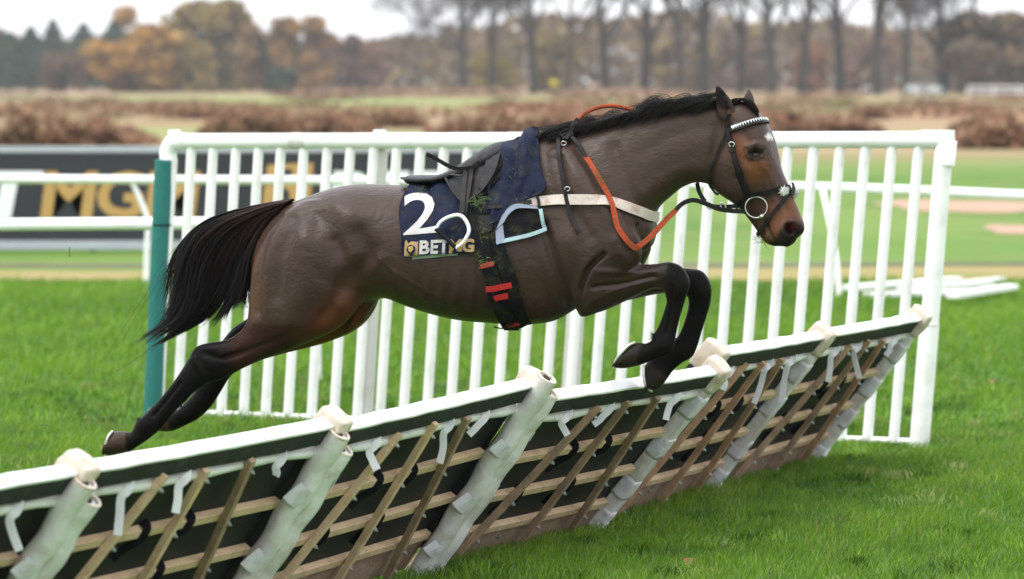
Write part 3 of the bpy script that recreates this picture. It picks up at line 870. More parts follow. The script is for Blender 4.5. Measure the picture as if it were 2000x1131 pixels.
    # joint with the next section: cover, wrapped post
    def joint(a, big):
        cv, cf = crumple(Lc(a, .846, .018), A3, (.044, .062, .054), .006, 20, i * 3.1)
        make('joint_cover', cv, cf, M['cover'], hz, True)
        if big:
            # two tarpaulin rolls lashed to the end post, top ends open
            for q, (da, dw, rr, vtop) in enumerate(((-.024, .066, .041, .86), (.030, .078, .048, .80))):
                pts = [Lc(a + da + .004 * math.sin(s * .4 + q), vv, dw + .004 * math.sin(s * .6 + i)) for s, vv in enumerate(np.linspace(.005, vtop + (.06 if big > 1 else 0), 46))]
                ro = make('tarpaulin_roll', *wrap_tube(pts, rr, .045, i * 2.7 + q), M['tarp'], hz, True)
                tp = pts[-1]
                MB().tube([tp - v * .01, tp + v * .006], [rr * .42, rr * .40], 16).build('roll_end', M['dark_foam'], ro, True)
                MB().tube(crom([tp + v * .005 + (u * math.cos(t) + w * math.sin(t)) * rr * (.93 - .02 * t) for t in np.arange(0, 6.6, .45)], 2), .006, 6).build('roll_edge', M['cover'], ro, True)
            for s in range(3):      # tape ends pulled loose along the edge of the roll
                b = .10 + s * .24 + r.uniform(-.05, .05); L_ = r.uniform(.04, .09)
                rag([Lc(a - .05, b, .10), Lc(a - .082, b + .01, .085), Lc(a - .090 - r.uniform(0, .012), b + .02, .06)], L_, M['tape'], 'tape_end', hz, nrm(w - u * .8))
                b += .07
                rag([Lc(a + .07, b, .115), Lc(a + .097, b - .005, .095), Lc(a + .112 + r.uniform(0, .012), b - .015, .07)], L_ * .7, M['tape'], 'tape_end', hz, nrm(w + u * .6))
        else:
            cv, cf = crumple(Lc(a, .42, .034), A3, (.033, .42, .030), .006, 16, i * 1.7, 12, .06)
            wp = make('wrapped_post', cv, cf, M['tarp'], hz, True)
            for s in range(4):
                b0 = .07 + s * .205 + r.uniform(-.02, .02)
                cv, cf = crumple(Lc(a, b0, .034), A3, (.0355, .048 + r.uniform(0, .012), .0325), .004, 26, s * 2.2 + i, 6, .04)
                make('tape_band', cv, cf, M['tape'], wp, True)
            MB().tube(crom([Lc(a - .03, .0, .03), Lc(a - .02, .03, .055), Lc(a, .07, .06), Lc(a + .02, .08, .05)], 4), .022, 10).build('taped_foot', M['tarp'], hz, True)
    if i == 4:      # the raised end beside the pushed-over section has a cover of its own
        cv, cf = crumple(Lc(.03, .846, .018), A3, (.05, .064, .056), .006, 20, 9.1)
        make('joint_cover', cv, cf, M['cover'], hz, True)
    if i < 5:
        joint(UL, (1, 1, 2, 0, 0)[i])
    else:
        joint(UL - .02, 0)
# ------------------------------------------------------------------ the horse
YAW = math.radians(12)
HX = np.array([math.cos(YAW), -math.sin(YAW), 0])      # heading
HN = np.array([-math.sin(YAW), -math.cos(YAW), 0])     # its side turned to us
H0 = at(900, 480, 15.2)
YAWH = math.radians(23)
HHN = np.array([-math.sin(YAWH), -math.cos(YAWH), 0])
def U(px, py, off=0.0):
    return on_plane(px, py, H0 + HN * off, HN)
POLL = U(1425, 250)
def UH(px, py, off=0.0):
    return on_plane(px, py, POLL + HHN * off, HHN)

class Loft:
    def __init__(s): s.parts = []
    def go(s, st, off=0.0, head=False, sub=5, seg=32):
        """st rows: ax, ay, bx, by, halfwidth, k (narrowing at A), p (squareness), [side offset]"""
        fn = UH if head else U
        lat = HHN if head else HN
        rows = []
        for r in st:
            r = list(r) + [0.0, 1.0, off][len(r) - 5:] if len(r) < 8 else list(r)
            A, B = fn(r[0], r[1], r[7]), fn(r[2], r[3], r[7])
            rows.append(np.concatenate([A, B, [r[4], r[5], r[6]]]))
        R = crom(rows, sub)
        a = np.arange(seg) * 2 * math.pi / seg
        ca, sa = np.cos(a), np.sin(a)
        V = []
        def ring(A, B, hw, k, p, sc=1.0, push=None):
            c, d = (A + B) / 2, (A - B) / 2
            w = np.sign(sa) * np.abs(sa) ** p * (1 - k * ca)
            g = c + sc * (ca[:, None] * d + (hw * w)[:, None] * lat)
            return g if push is None else g + push
        d0 = (R[0][:3] + R[0][3:6]) / 2 - (R[1][:3] + R[1][3:6]) / 2
        d1 = (R[-1][:3] + R[-1][3:6]) / 2 - (R[-2][:3] + R[-2][3:6]) / 2
        e0, e1 = R[0][6] * .35, R[-1][6] * .35
        V.append(ring(R[0][:3], R[0][3:6], *R[0][6:9], .55, nrm(d0) * e0))
        for q in R: V.append(ring(q[:3], q[3:6], *q[6:9]))
        V.append(ring(R[-1][:3], R[-1][3:6], *R[-1][6:9], .55, nrm(d1) * e1))
        n = len(V); V = np.concatenate(V); F = []
        for i in range(n - 1):
            for j in range(seg):
                k2 = (j + 1) % seg
                F.append((i * seg + j, i * seg + k2, (i + 1) * seg + k2, (i + 1) * seg + j))
        F.append(tuple(range(seg - 1, -1, -1))); F.append(tuple((n - 1) * seg + j for j in range(seg)))
        s.parts.append((V, F))
        return s

LF = Loft()
# trunk (top, bottom)
LF.go([(503, 470, 503, 560, .075, 0, .9), (525, 437, 528, 610, .15, .0, .9), (560, 402, 565, 640, .20, .0, .9), (600, 384, 605, 640, .235, .02, .9),
       (650, 367, 655, 620, .262, .04, .88), (700, 359, 705, 600, .272, .06, .88), (750, 360, 750, 582, .272, .08, .88), (800, 363, 800, 598, .278, .1, .86),
       (850, 364, 850, 614, .285, .12, .86), (900, 352, 900, 625, .288, .16, .86), (950, 328, 950, 630, .282, .24, .88), (1000, 298, 1000, 633, .27, .32, .92),
       (1050, 268, 1045, 633, .25, .38, 1.0), (1100, 262, 1085, 626, .235, .40, 1.05), (1145, 268, 1130, 600, .225, .36, 1.05), (1190, 300, 1185, 560, .205, .25, 1.),
       (1232, 350, 1225, 520, .175, .1, 1.), (1262, 395, 1252, 495, .13, 0, 1)], seg=48)
# neck (crest, throat)
LF.go([(1075, 268, 1170, 520, .17, .40, 1.0), (1125, 258, 1240, 480, .16, .40, 1.0), (1170, 245, 1272, 436, .135, .38, 1.), (1215, 232, 1288, 405, .108, .35, 1.),
       (1262, 220, 1310, 385, .09, .3, 1.), (1310, 210, 1334, 366, .08, .25, 1.), (1358, 205, 1362, 357, .076, .2, 1.), (1400, 202, 1392, 362, .074, .1, 1.)], seg=40)
# head (front of face, jaw)
LF.go([(1408, 203, 1388, 345, .058, .0, .9), (1448, 198, 1386, 357, .074, -.05, .85), (1478, 217, 1397, 371, .088, -.12, .8), (1497, 243, 1413, 384, .096, -.18, .74),
       (1508, 272, 1431, 395, .098, -.24, .7), (1515, 300, 1446, 408, .09, -.28, .72), (1522, 324, 1456, 419, .075, -.25, .8), (1532, 347, 1465, 431, .063, -.2, .86),
       (1543, 371, 1473, 442, .056, -.12, .9), (1553, 394, 1480, 452, .053, -.05, .9), (1562, 417, 1487, 464, .055, .0, .85), (1569, 437, 1498, 475, .056, .0, .8),
       (1568, 453, 1515, 481, .048, 0, .85), (1556, 464, 1530, 481, .034, 0, .9)], head=True, seg=40)
# ears
def ear(off, rows):
    LF.go([r + (0, 1., off) for r in rows], head=True, seg=20)
ear(.05, [(1432, 236, 1402, 228, .028), (1434, 214, 1400, 210, .028), (1428, 196, 1398, 194, .023), (1417, 181, 1397, 180, .015), (1406, 169, 1398, 168, .006)])
ear(-.055, [(1478, 222, 1452, 215, .03), (1474, 206, 1452, 200, .03), (1473, 194, 1453, 190, .022), (1469, 183, 1457, 181, .014), (1464, 174, 1461, 174, .006)])
# shoulders
for sg, dx in ((1, 0), (-1, 12)):
    LF.go([(1120 + dx, 290, 1065, 300, .05, 0, 1, .07 * sg), (1165 + dx, 345, 1070, 360, .075, 0, 1, .115 * sg), (1215 + dx, 415, 1080, 430, .088, 0, .9, .135 * sg),
           (1252 + dx * 1.6, 468, 1090, 500, .092, 0, .9, .14 * sg), (1250 + dx, 510, 1105, 560, .085, 0, .9, .135 * sg), (1215 + dx, 550, 1120, 600, .07, 0, 1, .13 * sg)], seg=32)
# near foreleg
LF.go([(1150, 500, 1122, 560, .075), (1176, 502, 1130, 616, .085), (1202, 510, 1165, 612, .082), (1232, 514, 1202, 598, .068), (1262, 516, 1242, 579, .054), (1287, 514, 1277, 564, .047),
       (1309, 511, 1296, 567, .047), (1333, 522, 1299, 573, .047), (1347, 550, 1301, 582, .045), (1340, 580, 1302, 590, .038), (1330, 613, 1296, 611, .031), (1323, 641, 1286, 638, .030),
       (1319, 662, 1276, 653, .034), (1316, 682, 1273, 664, .037), (1300, 695, 1268, 668, .034), (1273, 705, 1260, 671, .030), (1250, 713, 1247, 669, .042), (1224, 719, 1230, 674, .05), (1204, 719, 1214, 690, .050), (1200, 717, 1204, 703, .046)], off=.125, seg=24)
# far foreleg
LF.go([(1150, 500, 1122, 560, .075), (1176, 502, 1140, 606, .085), (1215, 512, 1190, 596, .075), (1262, 520, 1240, 584, .056), (1310, 522, 1288, 574, .048),
       (1345, 524, 1322, 572, .047), (1372, 530, 1338, 575, .047), (1389, 557, 1343, 580, .045), (1388, 588, 1345, 592, .038), (1381, 615, 1341, 613, .031), (1370, 650, 1330, 646, .030),
       (1362, 676, 1319, 663, .034), (1352, 697, 1308, 676, .037), (1332, 709, 1294, 688, .033), (1315, 724, 1281, 698, .031), (1304, 739, 1264, 708, .043), (1291, 756, 1257, 721, .05), (1279, 763, 1257, 737, .05), (1270, 762, 1260, 750, .044)], off=-.125, seg=24)
# near hind leg (front edge, back edge)
LF.go([(690, 400, 560, 410, .10, 0, 1, .10), (722, 460, 520, 455, .12, 0, .95, .125), (722, 530, 496, 510, .125, 0, .92, .135), (705, 592, 489, 560, .115, 0, .92, .14), (668, 636, 486, 600, .098, 0, .92, .14), (620, 662, 482, 628, .08, 0, .95, .14),
       (565, 684, 468, 648, .063, 0, 1, .135), (515, 702, 444, 663, .053, 0, 1, .13), (470, 722, 408, 669, .048, 0, 1, .13), (432, 741, 383, 678, .045, 0, 1, .13), (404, 750, 368, 702, .04, 0, 1, .13), (380, 766, 349, 732, .034, 0, 1, .13),
       (358, 788, 325, 764, .031, 0, 1, .13), (340, 806, 302, 790, .032, 0, 1, .13), (326, 824, 280, 812, .037, 0, 1, .13), (309, 842, 266, 826, .038, 0, 1, .13), (288, 859, 257, 843, .033, 0, 1, .13), (266, 874, 248, 844, .036, 0, 1, .13),
       (250, 884, 236, 842, .047, 0, 1, .13), (230, 889, 222, 843, .053, 0, 1, .13), (210, 890, 212, 852, .052, 0, 1, .13), (205, 888, 207, 868, .048, 0, 1, .13)], seg=28)
# far hind leg
LF.go([(690, 420, 560, 420, .10, 0, 1, -.10), (735, 520, 520, 500, .115, 0, .95, -.12), (742, 575, 505, 560, .11, 0, .92, -.125), (724, 618, 500, 595, .10, 0, .92, -.12), (690, 648, 495, 610, .085, 0, .95, -.12),
       (630, 672, 487, 618, .066, 0, 1, -.12), (560, 690, 474, 627, .052, 0, 1, -.12), (505, 706, 455, 640, .047, 0, 1, -.12), (470, 722, 432, 668, .043, 0, 1, -.12), (450, 735, 410, 705, .037, 0, 1, -.12),
       (436, 757, 397, 735, .032, 0, 1, -.12), (420, 783, 383, 762, .033, 0, 1, -.12), (404, 803, 368, 780, .037, 0, 1, -.12), (384, 820, 352, 796, .037, 0, 1, -.12), (362, 831, 338, 804, .031, 0, 1, -.12), (342, 840, 326, 808, .04, 0, 1, -.12),
       (326, 843, 314, 812, .046, 0, 1, -.12), (312, 842, 304, 818, .046, 0, 1, -.12)], seg=28)
# sheath and inner flank
LF.go([(760, 560, 690, 590, .07), (735, 590, 680, 630, .06), (712, 628, 668, 650, .045), (690, 648, 660, 655, .03)], seg=20)

tmp = bpy.data.meshes.new('tmp')
VV, FF, n0 = [], [], 0
for V, F in LF.parts:
    VV.append(V); FF += [tuple(i + n0 for i in f) for f in F]; n0 += len(V)
tmp.from_pydata([tuple(p) for p in np.concatenate(VV)], [], FF)
to = bpy.data.objects.new('tmp', tmp); COL.objects.link(to)
md = to.modifiers.new('r', 'REMESH'); md.mode = 'VOXEL'; md.voxel_size = 0.0055
dg = bpy.context.evaluated_depsgraph_get()
ev = to.evaluated_get(dg)
bm_ = bpy.data.meshes.new_from_object(ev)
nv, nfc = len(bm_.vertices), len(bm_.polygons)
BV = np.empty(nv * 3); bm_.vertices.foreach_get('co', BV); BV = BV.reshape(-1, 3)
BE = np.empty(len(bm_.edges) * 2, np.int64); bm_.edges.foreach_get('vertices', BE); BE = BE.reshape(-1, 2)
lt = np.empty(nfc, np.int32); bm_.polygons.foreach_get('loop_total', lt)
assert (lt == 4).all()
BF = np.empty(nfc * 4, np.int32); bm_.polygons.foreach_get('vertices', BF); BF = BF.reshape(-1, 4)
bpy.data.objects.remove(to); bpy.data.meshes.remove(tmp); bpy.data.meshes.remove(bm_)
DEG = np.bincount(BE.ravel(), minlength=nv).astype(float)

def lap(X):
    S = np.empty_like(X)
    for c in range(X.shape[1]):
        S[:, c] = (np.bincount(BE[:, 0], X[BE[:, 1], c], nv) + np.bincount(BE[:, 1], X[BE[:, 0], c], nv)) / DEG
    return S - X
def relax(X, it, w=None, lam=.5, mu=-.52):
    for _ in range(it):
        for f in (lam, mu):
            d = lap(X) * f
            X = X + (d if w is None else d * w[:, None])
    return X
def normals(X):
    a, b, c, d = X[BF[:, 0]], X[BF[:, 1]], X[BF[:, 2]], X[BF[:, 3]]
    fn = np.cross(c - a, d - b)
    N = np.zeros_like(X)
    for k in range(4):
        for c_ in range(3):
            N[:, c_] += np.bincount(BF[:, k], fn[:, c_], nv)
    return N / (np.linalg.norm(N, axis=1)[:, None] + 1e-12)

BPX = proj(BV)
LAT = (BV - H0) @ HN
def seg_d(Q, P, closed=False):
    """distance of Q (n,2) to polyline P"""
    P = np.asarray(P, float); best = np.full(len(Q), 1e9)
    m = len(P) if closed else len(P) - 1
    if len(P) == 1: return np.hypot(*(Q - P[0]).T)
    for i in range(m):
        a, b = P[i], P[(i + 1) % len(P)]
        ab = b - a; t = np.clip(((Q - a) @ ab) / (ab @ ab + 1e-9), 0, 1)
        best = np.minimum(best, np.hypot(*(Q - a - t[:, None] * ab).T))
    return best
def inside(Q, P):
    P = np.asarray(P, float); r = np.zeros(len(Q), bool); j = len(P) - 1
    for i in range(len(P)):
        c = (P[i, 1] > Q[:, 1]) != (P[j, 1] > Q[:, 1])
        r ^= c & (Q[:, 0] < (P[j, 0] - P[i, 0]) * (Q[:, 1] - P[i, 1]) / (P[j, 1] - P[i, 1] + 1e-12) + P[i, 0])
        j = i
    return r
def soft(Q, P, edge):
    d = seg_d(Q, P, True); d = np.where(inside(Q, P), d, -d)
    t = np.clip(d / edge * .5 + .5, 0, 1)
    return t * t * (3 - 2 * t)

# soften where the limbs run into the trunk, keep the hooves and the head crisp
wbody = soft(BPX, [(440, 340), (1330, 180), (1400, 400), (1260, 560), (1120, 650), (700, 670), (520, 720), (430, 640)], 80)
BV = relax(BV, 6)
for _ in range(26):
    BV = BV + (lap(BV) * .5) * (wbody * .9)[:, None]
BV = relax(BV, 8, wbody)
wneck = soft(BPX, [(1365, 215), (1418, 240), (1412, 345), (1375, 350)], 24)
for _ in range(40):
    BV = BV + (lap(BV) * .5) * wneck[:, None]
NB = normals(BV)
SIDE = np.abs(NB @ HN)
near = np.clip((LAT + .05) / .04, 0, 1)
def stroke(P, w, amp, near_only=False, flat=0.0, power=1.0):
    global BV
    d = seg_d(BPX, crom(P, 5) if len(P) > 2 else P)
    if P[0][0] < 1380: amp *= 1.95
    g = np.exp(-(np.maximum(d - flat, 0) / w) ** 2) * SIDE ** power
    if near_only: g = g * near
    BV = BV + NB * (g * amp)[:, None]
# muscles and bones as relief
stroke([(665, 405), (690, 430)], 30, .007)                                   # point of hip
stroke([(600, 400), (640, 440), (660, 490)], 26, -.007)
stroke([(545, 420), (512, 480), (500, 560), (500, 610)], 9, -.008, True)      # buttock groove
stroke([(575, 430), (548, 500), (540, 580)], 12, -.004, True)
stroke([(600, 480), (592, 560), (575, 620)], 34, .012, True)
stroke([(652, 470), (672, 520), (665, 570), (630, 615)], 14, -.008, True)      # edge of thigh
stroke([(700, 455), (715, 500), (700, 545)], 24, -.016, True)                 # flank hollow
stroke([(745, 505), (712, 545), (690, 575)], 13, .004, True)
stroke([(640, 560), (655, 590)], 24, .004, True)                             # stifle
for k in range(7):
    x = 800 + k * 30
    stroke([(x, 470), (x + 8, 540), (x - 4, 600)], 7, .0022, True)             # ribs
stroke([(760, 585), (850, 600), (960, 618)], 10, -.003, True)
stroke([(1062, 440), (1078, 500), (1100, 560), (1118, 612)], 11, -.013, True) # behind the shoulder
stroke([(1040, 470), (1060, 560), (1075, 620)], 26, -.006, True)
stroke([(1120, 470), (1140, 540), (1135, 600)], 26, .010, True)               # triceps
stroke([(1115, 290), (1150, 370), (1215, 440), (1245, 470)], 16, .008, True)  # shoulder blade
stroke([(1090, 310), (1110, 390), (1150, 460)], 14, -.006, True)
stroke([(1200, 290), (1230, 370), (1268, 420)], 13, -.007, True)              # front of shoulder
stroke([(1205, 470), (1225, 520)], 14, .006, True)
stroke([(1178, 497), (1150, 525), (1134, 570), (1128, 612)], 5, -.012, True)  # forearm crease
stroke([(1365, 375), (1330, 392), (1290, 430)], 8, -.008, True)               # jugular groove
stroke([(1392, 330), (1350, 330), (1300, 350), (1255, 390)], 16, .007, True)
stroke([(1385, 245), (1320, 262), (1250, 300)], 14, -.005, True)
stroke([(1408, 250), (1398, 285), (1388, 335)], 11, -.007, True)               # behind the jaw
stroke([(1245, 440), (1252, 480), (1260, 505)], 4, -.012, True)               # breast groove
stroke([(1160, 560), (1215, 555), (1275, 540)], 5, -.005, True)               # forearm muscles
stroke([(1170, 530), (1225, 533), (1285, 530)], 6, .004, True)
stroke([(1313, 560), (1310, 610), (1300, 650)], 3.5, -.005, True)             # tendon
stroke([(352, 748), (318, 790), (300, 812)], 3.5, -.005, True)
stroke([(400, 690), (430, 700), (470, 690)], 6, -.006, True)                  # hock
stroke([(378, 700), (402, 740)], 6, .004, True)
stroke([(560, 655), (500, 680), (440, 700)], 6, -.004, True)
for P in ([(1205, 410), (1222, 440), (1240, 455), (1250, 490)], [(1150, 590), (1190, 572), (1235, 556), (1270, 548)], [(735, 500), (770, 530), (820, 560), (880, 590)], [(770, 530), (790, 560), (840, 590)], [(610, 640), (570, 655), (520, 668)],
          [(1488, 340), (1500, 372), (1512, 392)], [(1425, 300), (1440, 330)], [(1070, 470), (1090, 520), (1112, 560)]):
    stroke(P, 3.2, .0018, True)                                               # veins
# face
hd = soft(BPX, [(1380, 160), (1590, 160), (1590, 500), (1470, 490), (1370, 360)], 10)
stroke([(1418, 318), (1420, 350), (1428, 372)], 20, .010, True)               # cheek
stroke([(1440, 345), (1465, 400)], 7, -.007, True)
stroke([(1487, 318), (1505, 350), (1520, 372)], 6, .006, True)                # facial crest
stroke([(1500, 345), (1528, 395), (1545, 425)], 6, -.004, True)
stroke([(1460, 286), (1475, 281), (1490, 285)], 6, .007, True)                # brow
stroke([(1476, 299)], 10, -.014, True)
eye_r = [(1476 + 16 * math.cos(t), 300 + 10 * math.sin(t)) for t in np.arange(12) * math.pi / 6]
stroke(eye_r + [eye_r[0]], 3.5, .006, True)
stroke([(1455, 312), (1462, 318)], 8, -.004, True)
stroke([(1453, 262), (1462, 274)], 9, -.007, True)                            # above the eye
nos = [(1542 + 13 * math.cos(t), 447 + 13 * math.sin(t)) for t in np.arange(12) * math.pi / 6]
stroke(nos + [nos[0]], 5, .007, True, power=.5)
stroke([(1541, 446), (1546, 453)], 8, -.036, True, power=.4)
stroke([(1497, 437), (1503, 455), (1514, 474), (1522, 482)], 2.6, -.009, True, power=.5)  # mouth
stroke([(1520, 400), (1505, 428)], 8, .004, True)
stroke([(1414, 186), (1415, 200), (1418, 212)], 5, -.008, True, power=.7)     # ear cup
BV = relax(BV, 2)
NB = normals(BV)
# coat colour, patch by patch
C = np.tile(np.array([.0410, .0245, .0186]), (nv, 1))
def paint(P, col, edge=14, amount=1.0, near_only=False):
    global C
    w = soft(BPX + NW, P, edge) * amount
    if near_only: w = w * near
    C = C * (1 - w[:, None]) + np.array(col) * w[:, None]
NW = np.stack([np.sin(BPX[:, 1] * .11) * 2 + np.sin(BPX[:, 1] * .37 + BPX[:, 0] * .2) * 1.3, np.cos(BPX[:, 0] * .13) * 2 + np.sin(BPX[:, 0] * .41) * 1.2], -1)
tan_, dark_, black_, liver = (.115, .038, .012), (.024, .0115, .0085), (.0062, .0054, .0056), (.034, .018, .013)
paint([(668, 556), (650, 580), (632, 606), (600, 636), (590, 690), (700, 700), (760, 620), (752, 580), (715, 570)], tan_, 34, .6)
paint([(672, 490), (664, 530), (650, 575), (690, 590), (735, 560), (720, 510)], (.060, .034, .022), 40, .45)
paint([(745, 470), (690, 470), (672, 540), (700, 560), (745, 540)], liver, 40, .8)
paint([(486, 500), (498, 480), (505, 600), (480, 640)], (.10, .05, .026), 22, .7)
far = 1 - near
C = C * (1 - .75 * (far * soft(BPX, [(540, 560), (760, 560), (760, 700), (480, 720)], 10))[:, None]) + np.array(tan_) * (.75 * far * soft(BPX, [(540, 560), (760, 560), (760, 700), (480, 720)], 10))[:, None]
paint([(470, 636), (520, 632), (590, 632), (650, 590), (670, 600), (690, 645), (600, 690), (500, 730), (440, 750), (380, 690), (430, 655)], (.030, .0135, .0095), 9, .96, True)
paint([(640, 600), (700, 600), (730, 640), (680, 665), (600, 682), (585, 660)], tan_, 30, .6)
paint([(1174, 498), (1150, 515), (1134, 560), (1122, 625), (1330, 620), (1330, 500)], dark_, 7, .97, True)
paint([(1290, 500), (1300, 580), (1180, 640), (1180, 730), (1420, 780), (1420, 500)], black_, 18)
paint([(452, 652), (440, 690), (470, 735), (430, 800), (300, 900), (190, 900), (190, 820), (300, 740), (380, 650), (430, 655)], black_, 24)
C = np.where(((far > .5) & (BPX[:, 0] < 500) & (BPX[:, 1] > 612))[:, None], np.array(black_), C)
paint([(1040, 520), (1075, 520), (1115, 615), (1040, 632)], liver, 40, .7)
paint([(1000, 560), (1060, 560), (1100, 620), (1000, 636)], (.075, .035, .022), 40, .4)
# face patches
paint([(1437, 268), (1452, 272), (1466, 310), (1495, 312), (1500, 345), (1470, 352), (1450, 330), (1436, 300)], (.13, .045, .016), 26, .9)
paint([(1504, 402), (1545, 392), (1560, 420), (1540, 434), (1520, 470), (1496, 440)], (.15, .055, .024), 24, .95)
paint([(1538, 372), (1556, 395), (1572, 440), (1560, 432), (1545, 400)], (.12, .045, .02), 10, .7)
paint([(1525, 440), (1540, 430), (1562, 432), (1580, 450), (1550, 490), (1480, 490), (1490, 470), (1512, 472)], (.014, .012, .012), 9, .95)
paint([(1484, 456), (1500, 450), (1510, 470), (1495, 478)], (.09, .035, .016), 8, .7)
paint([(1458, 288), (1476, 284), (1494, 294), (1490, 312), (1464, 312)], (.012, .010, .009), 7, .95)
paint([(1532, 440), (1543, 436), (1556, 444), (1550, 460), (1535, 458)], (.006, .004, .004), 5, 1)
paint([(1537, 441), (1546, 440), (1552, 447), (1545, 451), (1540, 449)], (.11, .012, .012), 5, .9)
paint([(1494, 268), (1500, 262), (1504, 273), (1497, 275)], (.6, .58, .55), 4, .95)
paint([(1500, 262), (1503, 262), (1508, 274), (1506, 276)], (.6, .58, .55), 3, .9)
paint([(1394, 160), (1410, 165), (1424, 188), (1426, 212), (1416, 222), (1400, 206)], (.006, .005, .005), 6, .95, True)
paint([(1422, 215), (1432, 222), (1428, 236), (1420, 232)], (.14, .055, .02), 5, .8, True)
# hooves
hoof = (.022, .017, .014)
paint([(1196, 695), (1228, 666), (1252, 664), (1244, 722), (1195, 725)], hoof, 4, 1, True)
paint([(1254, 715), (1266, 704), (1300, 735), (1280, 770), (1250, 765)], hoof, 4)
paint([(195, 895), (205, 835), (240, 835), (252, 890)], (.035, .022, .014), 4)
wf = (soft(BPX, [(300, 850), (300, 810), (322, 806), (334, 845)], 4) * far)[:, None]
C = C * (1 - wf) + np.array((.05, .025, .014)) * wf

# darker, duller hair on the legs, short polished hair on the clipped body
SPEC = .04 + .12 * np.clip((C.sum(1) - .04) / .04, 0, 1)
SPEC = np.where(C[:, 0] > .10, .2, SPEC)
SPEC = SPEC + .22 * near * soft(BPX, [(1174, 500), (1140, 530), (1125, 610), (1290, 570), (1300, 515)], 12)     # wet forearm
C = np.concatenate([C, SPEC[:, None]], 1)
M['coat'] = mat('horse_coat', (1, 1, 1), .46, .22, 5, .22, 90, vcol='spec', stretch=(.35, 1, 1))
_N, _L = M['coat'].node_tree.nodes, M['coat'].node_tree.links
_t = _N.new('ShaderNodeTexCoord'); _n = _N.new('ShaderNodeTexNoise'); _n.inputs['Scale'].default_value = 4.5; _n.inputs['Detail'].default_value = 7
_r = _N.new('ShaderNodeMapRange'); _r.inputs[1].default_value, _r.inputs[2].default_value, _r.inputs[3].default_value, _r.inputs[4].default_value = .35, .65, .27, .43
_b2 = _N.new('ShaderNodeBump'); _b2.inputs['Strength'].default_value = .35; _b2.inputs['Distance'].default_value = .02
_n2 = _N.new('ShaderNodeTexNoise'); _n2.inputs['Scale'].default_value = 13; _n2.inputs['Detail'].default_value = 7; _n2.inputs['Roughness'].default_value = .55; _n2.inputs['Distortion'].default_value = .6
_L.new(_t.outputs['Object'], _n2.inputs[0]); _L.new(_n2.outputs[0], _b2.inputs['Height'])
_b1 = [q for q in _N if q.type == 'BUMP' and q != _b2][0]
_L.new(_b2.outputs[0], _b1.inputs['Normal'])
_L.new(_t.outputs['Object'], _n.inputs[0]); _L.new(_n.outputs[0], _r.inputs[0]); _L.new(_r.outputs[0], _N['Principled BSDF'].inputs['Roughness'])
M['hair'] = mat('black_hair', (.0075, .0060, .0062), .45, .45, 14, spec=.16)
horse = make('horse', BV, BF, M['coat'], None, True, H0 + np.array([0, 0, -H0[2] + .42]), C)
tag(horse, 'dark bay riderless racehorse leaping over the hurdles, black legs, clipped coat', 'horse')
BVH = BVHTree.FromPolygons([Vector(v) for v in BV], [tuple(f) for f in BF.tolist()])
PLN = lambda px, py: U(px, py)
def hit(px, py):
    r = nrm(ray(px, py))
    loc, n, i, d = BVH.ray_cast(Vector(EYE), Vector(r))
    if loc is None: return None, None
    return np.array(loc), np.array(NB[BF[i]].mean(0))
def surf(px, py, off=0.006):
    p, n = hit(px, py)
    if p is None:
        q = U(px, py)
        loc, nn, i, d = BVH.find_nearest(Vector(q))
        p, n = np.array(loc), NB[BF[i]].mean(0)
    n = nrm(n)
    return p + n * off, n
def strands(paths, r0, r1=0.0003):
    """tapered three-sided hairs; paths (k, m, 3)"""
    paths = np.asarray(paths, float); k, m, _ = paths.shape
    r0 = np.broadcast_to(np.asarray(r0, float), (k,))
    T = np.gradient(paths, axis=1); T /= np.linalg.norm(T, axis=2, keepdims=True) + 1e-12
    ref = np.array([.13, -.95, .28])
    u = np.cross(T, ref); u /= np.linalg.norm(u, axis=2, keepdims=True) + 1e-12
    w = np.cross(T, u)
    s = np.linspace(0, 1, m)
    rad = r0[:, None] * (1 - s ** 2)[None] + r1
    V = []
    for a in (0, 2.094, 4.189):
        V.append(paths + rad[..., None] * (math.cos(a) * u + math.sin(a) * w))
    V = np.stack(V, 2).reshape(-1, 3)
    base = (np.arange(k)[:, None, None] * m + np.arange(m - 1)[None, :, None]) * 3
    F = []
    for j in range(3):
        jj = (j + 1) % 3
        F.append(np.concatenate([base + j, base + jj, base + 3 + jj, base + 3 + j], 2).reshape(-1, 4))
    return V, np.concatenate(F)
# tail
G = [[(574, 390), (520, 398), (460, 411), (402, 434), (366, 475), (352, 520), (346, 570), (326, 612), (283, 634)],
     [(572, 392), (512, 406), (442, 432), (396, 472), (376, 530), (368, 580), (342, 628), (312, 650), (290, 668)],
     [(570, 394), (508, 418), (452, 452), (420, 502), (404, 560), (388, 602), (350, 640), (322, 660), (302, 674)],
     [(566, 398), (512, 430), (478, 468), (456, 518), (442, 560), (418, 598), (394, 628), (372, 642), (352, 652)],
     [(562, 400), (524, 432), (502, 468), (484, 510), (474, 548), (466, 578), (460, 600), (456, 616), (452, 628)],
     [(560, 402), (530, 436), (510, 476), (498, 516), (491, 552), (484, 578), (478, 592), (474, 602), (470, 612)]]
G = [crom(g, 3) for g in G]
G = np.array([[U(*p, off=.0) for p in g] for g in G])
LOCKS = []
rl = random.Random(11)
for k in range(58):
    LOCKS.append((min(4.999, max(0, (k + rl.uniform(-.5, .5)) / 58 * 5)), rl.uniform(-1, 1), rl.random() * 6.3, rl.uniform(2.2, 5), rl.gauss(0, .030), rl.uniform(.66, 1.04) if k < 31 else rl.choice([.5, .6, .68, .76, .9])))
